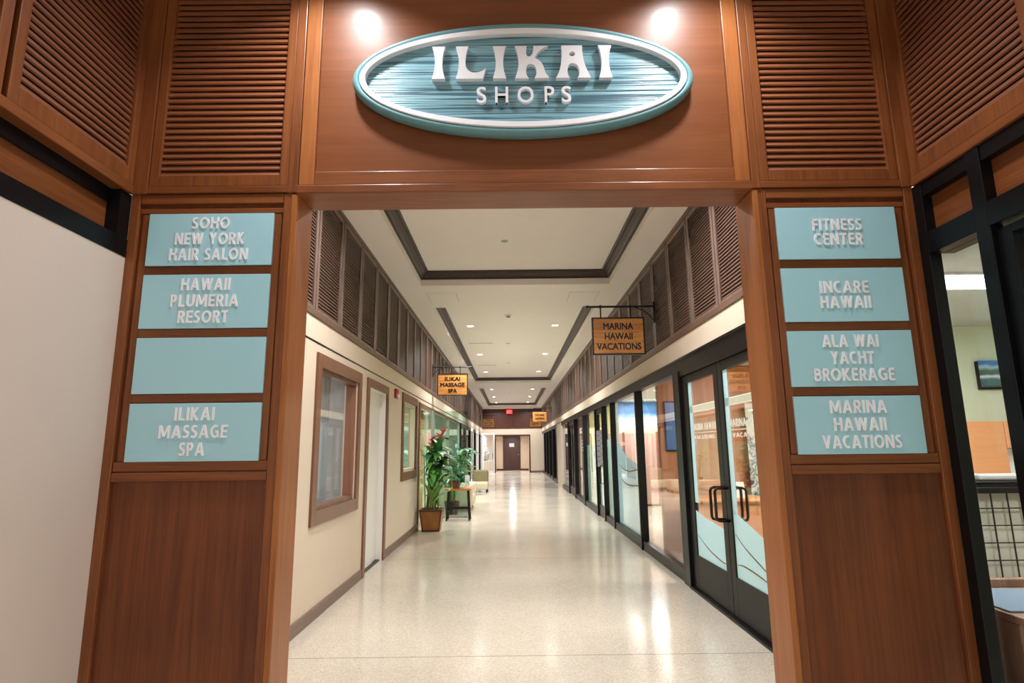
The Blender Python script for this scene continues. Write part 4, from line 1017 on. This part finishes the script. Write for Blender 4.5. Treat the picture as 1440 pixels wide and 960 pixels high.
MB().ell((0.47,39.57,1.02), (0.035,0.04,0.035), 12, 8).build('door_knob', 'grey', ed)
struct('baseboard_alcove', MB().box(-1.0, -0.55, 39.63, 39.65, 0, 0.1).box(0.6, 1.14, 39.63, 39.65, 0, 0.1), 'endwood', 'dark baseboard beside the end door')
tag(MB().box(-0.14, 0.19, 39.59, 39.598, 1.53, 1.77).build('notice', 'paper'), 'white notice on the dark brown end door', 'notice')
lamp('AREA', 'alcove_light', (0.07, 37.6, 2.24), 70, WARM, 0.3)
# white shop window at the end, left of the alcove
wz = sthing('window_23', (-1.37, YE, 0), 'white framed shop window at the end of the hall, left of the alcove')
MB().box(XL, XL+0.08, YE+0.0, YE+0.1, 0, 2.36).box(-1.10, -1.0, YE, YE+0.1, 0, 2.36).box(XL+0.08, -1.10, YE, YE+0.1, 2.26, 2.36).box(XL+0.08, -1.10, YE, YE+0.1, 0, 0.12).build('frame', 'white', wz)
MB().box(XL+0.08, -1.10, YE+0.04, YE+0.05, 0.12, 2.26).build('glass_pane', 'glass', wz)
MB().tube([(-1.13,YE,1.15),(-1.13,YE-0.06,1.15),(-1.13,YE-0.06,0.85),(-1.13,YE,0.85)], 0.015, 8).build('pull_handle', 'bronze', wz)
room('wall_flower_shop', -3.6, -1.12, YE+0.14, 39.6, 2.6, 'cream', openx=None, openy=True, label='room behind the white end window')
lamp('AREA', 'flower_shop_light', (-2.2, 36.6, 2.5), 170, (0.8,0.88,1), 0.6)
tb = thing('side_table', 'white side table behind the white end window', 'table', (-1.6, 36.8, 0))
MB().box(-1.98, -1.18, 36.55, 37.05, 0.66, 0.70).build('top', 'white', tb, 0.006)
for xx in (-1.92, -1.21):
    for yy in (36.58, 37.02): MB().box(xx-0.02, xx+0.02, yy-0.02, yy+0.02, 0, 0.66).build('leg', 'white', tb)
fa = thing('flower_arrangement', 'tall white flower arrangement in a round vase behind the white end window', 'flowers', (-1.5, 36.8, 0.70))
MB().lathe([(0.10,0),(0.22,0.12),(0.27,0.28),(0.24,0.42),(0.13,0.52),(0.11,0.52)], (-1.62,36.8,0.70), 24).build('vase', 'grey', fa, smooth=True)
mb = MB()
for k in range(46):
    az = random.uniform(0, 2*PI); el = random.uniform(-0.1, 1.3)
    mb.leaf((-1.62,36.8,1.2), az, el, random.uniform(0.26,0.42), 0.09, random.uniform(0.6,1.5), 5)
for k in range(30):
    zz = random.uniform(1.5, 2.05); az = random.uniform(0, 2*PI)
    mb.leaf((-1.62,36.8,zz), az, random.uniform(0,1.2), (2.2-zz)*0.35+0.08, 0.07, 0.8, 4)
mb.tube([(-1.62,36.8,1.1),(-1.62,36.8,2.2)], [0.03,0.012], 8)
mb.build('blooms', 'paper', fa)

# ================================================================== plants, stool, seats along the left wall
pot = thing('potted_heliconia', 'tall green plant with two red blooms in a square brown pot on the left', 'plant', (-1.45, 10.97, 0))
cx, cy = -1.455, 10.97
MB().hexa([(cx-.15,cy-.15,0.0),(cx+.15,cy-.15,0.0),(cx+.15,cy+.15,0.0),(cx-.15,cy+.15,0.0),(cx-.195,cy-.195,.36),(cx+.195,cy-.195,.36),(cx+.195,cy+.195,.36),(cx-.195,cy+.195,.36)]).build('pot', 'potbrown', pot)
mb = MB()
for a, b, c, d in ((-.205,.205,-.205,-.175),(-.205,.205,.175,.205),(-.205,-.175,-.175,.175),(.175,.205,-.175,.175)): mb.box(cx+a, cx+b, cy+c, cy+d, .345, .385)
mb.box(cx-.16, cx+.16, cy-.16, cy-.147, 0.0, .03)
for sx in (-1, 1): mb.hexa([(cx+sx*.135,cy-.158,0),(cx+sx*.155,cy-.158,0),(cx+sx*.155,cy-.14,0),(cx+sx*.135,cy-.14,0),(cx+sx*.178,cy-.203,.35),(cx+sx*.2,cy-.203,.35),(cx+sx*.2,cy-.18,.35),(cx+sx*.178,cy-.18,.35)])
mb.build('pot_rim', 'potrim', pot)
MB().box(cx-.18, cx+.18, cy-.18, cy+.18, .33, .35).build('soil', 'soil', pot)
st = MB(); lv = MB(); lv2 = MB(); lv3 = MB()
rnd = random.Random(3)
tips = []
for k in range(13):
    bx, by = cx+rnd.uniform(-.12,.12), cy+rnd.uniform(-.12,.1)
    h = rnd.uniform(0.45, 1.15); tx, ty = bx+rnd.uniform(-.08,.1), by+rnd.uniform(-.08,.08)
    st.tube([(bx,by,.34),((bx+tx)/2,(by+ty)/2,.34+h*0.5),(tx,ty,.34+h)], [0.013,0.011,0.008], 7); tips.append((tx,ty,.34+h))
st.tube([(cx-.01,cy-.1,.34),(cx+0.01,cy-.12,1.0),(cx-.02,cy-.14,1.45)], [.012,.01,.008], 7)
st.tube([(cx+.02,cy-.05,.34),(cx+0.07,cy-.08,1.1),(cx+.10,cy-.12,1.6)], [.012,.01,.008], 7)
st.build('stems', 'stem', pot, smooth=True)
for k, (x, yy, z) in enumerate(tips):
    for j in range(4):
        az = rnd.uniform(0, 2*PI); zz = z - j*0.12
        if math.cos(az) < -0.3 and x < cx: az = rnd.uniform(-1.6, 1.2)
        (lv if (k+j) % 2 else lv2).leaf((x,yy,zz), az, rnd.uniform(0.5,1.2), rnd.uniform(.38,.6), rnd.uniform(.11,.17), rnd.uniform(1.2,2.3), 9)
# the leaves one can pick out in the photo
for az, el, L_, w_, dr, z, m_ in ((PI*1.15,.35,.34,.17,1.5,1.12,lv2),(PI*1.3,.8,.45,.13,1.0,1.35,lv),(-PI*.45,.9,.42,.16,1.6,.95,lv),(-.35,1.25,.5,.13,.5,.62,lv),(-.9,1.2,.42,.12,.4,.50,lv),(-.2,.7,.5,.15,1.7,1.25,lv2),(.1,.6,.5,.16,1.6,1.0,lv2),(-1.0,.8,.5,.14,1.8,1.3,lv),(-.1,1.0,.5,.17,.9,.45,lv3),(-.6,1.25,.5,.15,.5,.42,lv3),(-2.2,1.2,.5,.14,.7,.5,lv3),(PI*1.12,.5,.36,.18,1.3,.95,lv),(PI*1.2,.9,.5,.14,1.2,1.15,lv),(-.3,.3,.42,.15,1.6,.85,lv2),(.0,.9,.5,.14,1.6,1.5,lv),(-1.2,.7,.4,.14,1.9,1.55,lv2)):
    m_.leaf((cx+.02,cy-.1,z), az, el, L_, w_, dr, 9)
for q in (lv, lv2, lv3): q.v = [(max(v[0], XL+0.06+0.15*max(0,min(1,(v[0]-XL+0.2)/0.4))) if v[0] < XL+0.2 else v[0], v[1], v[2]) for v in q.v]
lv.build('foliage', 'leaf', pot, smooth=True); tag(lv2.build('foliage', 'leafdark', pot, smooth=True), 'darker leaves'); tag(lv3.build('foliage', 'leaflight', pot, smooth=True), 'light green young leaves')
def bloom(x, y, z, lean, L_):
    mb = MB(); d = Vector((lean,-0.1,1)).normalized()
    for k in range(6):
        p = Vector((x,y,z)) + d*(L_*k/6)
        mb.leaf(p, 0 if k % 2 else PI, 1.0 - 0.06*k, L_*0.5*(1-k*0.09), 0.06, 0.1, 6, fold=0.9)
        mb.ell(p+d*0.02, (0.026*(1-k*.1),0.026*(1-k*.1),0.05), 10, 6)
    mb.build('bloom', 'bloom', pot, smooth=True)
bloom(cx-.02, cy-.14, 1.42, 0.15, 0.24); bloom(cx+.10, cy-.12, 1.56, 0.55, 0.32)

gs = thing('glass_screen', 'green tinted glass screen standing out from the left wall behind the stool', 'screen', (-1.34, 12.88, 0))
MB().box(XL+0.03, -0.945, 12.875, 12.887, 0.06, 2.26).build('pane', 'screen', gs)
MB().box(XL+0.0, XL+0.04, 12.86, 12.90, 0, 2.28).box(XL+0.04, -0.945, 12.865, 12.897, 0.0, 0.06).build('channel', 'grey', gs)
tag(MB().box(-1.60, -1.352, 12.86, 12.872, 1.08, 1.40).build('notice', 'paper'), 'white notice on the green glass screen', 'notice')

stl = thing('stool', 'wooden topped stool with black legs carrying a potted plant', 'stool', (-1.11, 12.52, 0))
MB().box(-1.385, -0.835, 12.36, 12.68, .60, .64).build('seat', 'stoolwood', stl, 0.015)
for sx in (-1, 1):
    for sy in (-1, 1):
        MB().tube([(-1.11+sx*.20,12.52+sy*.11,.60),(-1.11+sx*.235,12.52+sy*.15,0)], [.021,.018], 8).build('leg', 'black', stl)
for sy in (-1, 1): MB().tube([(-1.11-.22,12.52+sy*.135,.24),(-1.11+.22,12.52+sy*.135,.24)], .013, 8).build('stretcher', 'black', stl)
for sx in (-1, 1): MB().tube([(-1.11+sx*.225,12.52-.14,.16),(-1.11+sx*.225,12.52+.14,.16)], .013, 8).build('stretcher', 'black', stl)
pl = thing('potted_plant', 'small leafy plant in a brown pot on the stool', 'plant', (-1.16, 12.47, .64))
MB().lathe([(.075,0),(.105,.14),(.112,.14),(.112,.165),(.10,.165),(.09,.15)], (-1.16,12.47,.64), 20).build('pot', 'terracotta', pl, smooth=False)
MB().lathe([(.09,.145),(.001,.155)], (-1.16,12.47,.64), 16).build('soil', 'soil', pl)
l1, l2 = MB(), MB()
for k in range(36):
    (l1 if k % 2 else l2).leaf((-1.16+rnd.uniform(-.04,.04),12.46+rnd.uniform(-.04,.02),.78), PI+rnd.uniform(-.2,PI+.2), rnd.uniform(.3,1.4), rnd.uniform(.22,.42), rnd.uniform(.07,.13), rnd.uniform(.8,1.8), 7)
l1.build('foliage', 'leafteal', pl, smooth=True); tag(l2.build('foliage', 'leafpale', pl, smooth=True), 'pale variegated leaves')
cdh = thing('table_card', 'white folded card standing on the stool', 'card', (-.935, 12.58, .64))
MB().hexa([(-.985,12.54,.64),(-.885,12.54,.64),(-.885,12.62,.64),(-.985,12.62,.64),(-.985,12.576,.90),(-.885,12.576,.90),(-.885,12.584,.90),(-.985,12.584,.90)]).build('sheet', 'paper', cdh)

def big_plant(name, label, x, y, hpot, rpot, h, nl, mats, L_, w_, slit, potmat='potrim', ymin=0, ymax=99):
    root = thing(name, label, 'plant', (x, y, 0))
    MB().lathe([(rpot*.75,0),(rpot,hpot),(rpot*.9,hpot),(rpot*.88,hpot-.03)], (x,y,0), 20).build('pot', potmat, root)
    s = MB(); ls = [MB() for _ in mats]
    for k in range(nl):
        az = 2*PI*k/nl*2.4 + rnd.uniform(-.3,.3); hh = rnd.uniform(.35,1.0)*h; rr = rnd.uniform(.05,.28)
        tip = (max(XL+0.12, x+rr*math.cos(az)), y+rr*math.sin(az), hpot+hh)
        s.tube([(x+.04*math.cos(az),y+.04*math.sin(az),hpot-.03),(x+rr*.6*math.cos(az),y+rr*.6*math.sin(az),hpot+hh*.6),tip], [.01,.008,.006], 6)
        if x+(rr+L_)*math.cos(az) < XL+0.05: az = -abs(az % PI) * 0.8
        if y+(rr+L_)*math.sin(az) < ymin or y+(rr+L_)*math.sin(az) > ymax: az = 0.0 if math.cos(az) > -0.2 else PI*0.9
        tip = (tip[0], min(max(tip[1], ymin+0.14), ymax-0.14), tip[2])
        ls[k % len(mats)].leaf(tip, az, rnd.uniform(-.1,.7), L_*rnd.uniform(.7,1.1), w_*rnd.uniform(.8,1.1), rnd.uniform(.8,1.6), 8, slit=slit)
    s.build('stems', 'stem', root)
    for q, mt in zip(ls, mats): q.build('foliage', mt, root, smooth=True)
    return root
big_plant('potted_monstera', 'broad leaved green plant on the floor behind the glass screen', -1.34, 13.45, .3, .18, 1.2, 34, ('leafteal','leafpale','leafdark'), .38, .24, True, ymin=12.93, ymax=14.0)
big_plant('potted_anthurium', 'small plant with a red bloom standing past the glass screen', -1.30, 16.4, .62, .14, .75, 14, ('leaf','leafteal'), .3, .13, False)

def lounge(name, x0, x1, y0, y1, label, cat, matseat, matback, back_front=False):
    root = thing(name, label, cat, ((x0+x1)/2, (y0+y1)/2, 0))
    return root
s1 = thing('sofa', 'rounded ivory sofa just behind the stool on the left', 'sofa', (-1.33, 14.7, 0))
MB().box(-1.70, -.93, 14.12, 15.28, .08, .36).build('seat_base', 'ivory', s1, 0.06)
for a, b in ((14.22, 14.69), (14.70, 15.17)): MB().box(-1.55, -.97, a, b, .34, .47).build('seat_cushion', 'ivory', s1, 0.05)
MB().box(-1.72, -1.52, 14.06, 15.34, .10, .74).build('backrest', 'ivory', s1, 0.07)
for a, b in ((14.03, 14.22), (15.18, 15.37)): MB().box(-1.66, -.92, a, b, .08, .60).build('arm', 'ivory', s1, 0.07)
for xx in (-1.62, -1.0):
    for yy in (14.15, 15.25): MB().lathe([(.02,0),(.028,.09)], (xx,yy,0), 10).build('leg', 'black', s1)
s2 = thing('lounge_chair', 'low chair with olive back and pale seat further along the left wall', 'chair', (-1.15, 20.6, 0))
MB().box(-1.55, -.79, 20.0, 20.75, .09, .33).build('seat', 'ivory', s2, 0.05)
MB().box(-1.36, -.80, 20.62, 20.80, .30, .72).build('backrest', 'olive', s2, 0.06)
for xx in (-1.5, -.84):
    for yy in (20.05, 20.7): MB().lathe([(.02,0),(.025,.1)], (xx,yy,0), 10).build('leg', 'black', s2)
s3 = thing('ottoman', 'pale square seat beside the olive backed chair', 'ottoman', (-1.45, 19.2, 0))
MB().box(-1.70, -1.15, 18.9, 19.5, .08, .40).build('cushion', 'ivory', s3, 0.06)
for xx in (-1.65, -1.2):
    for yy in (18.95, 19.45): MB().lathe([(.02,0),(.025,.1)], (xx,yy,0), 10).build('leg', 'black', s3)
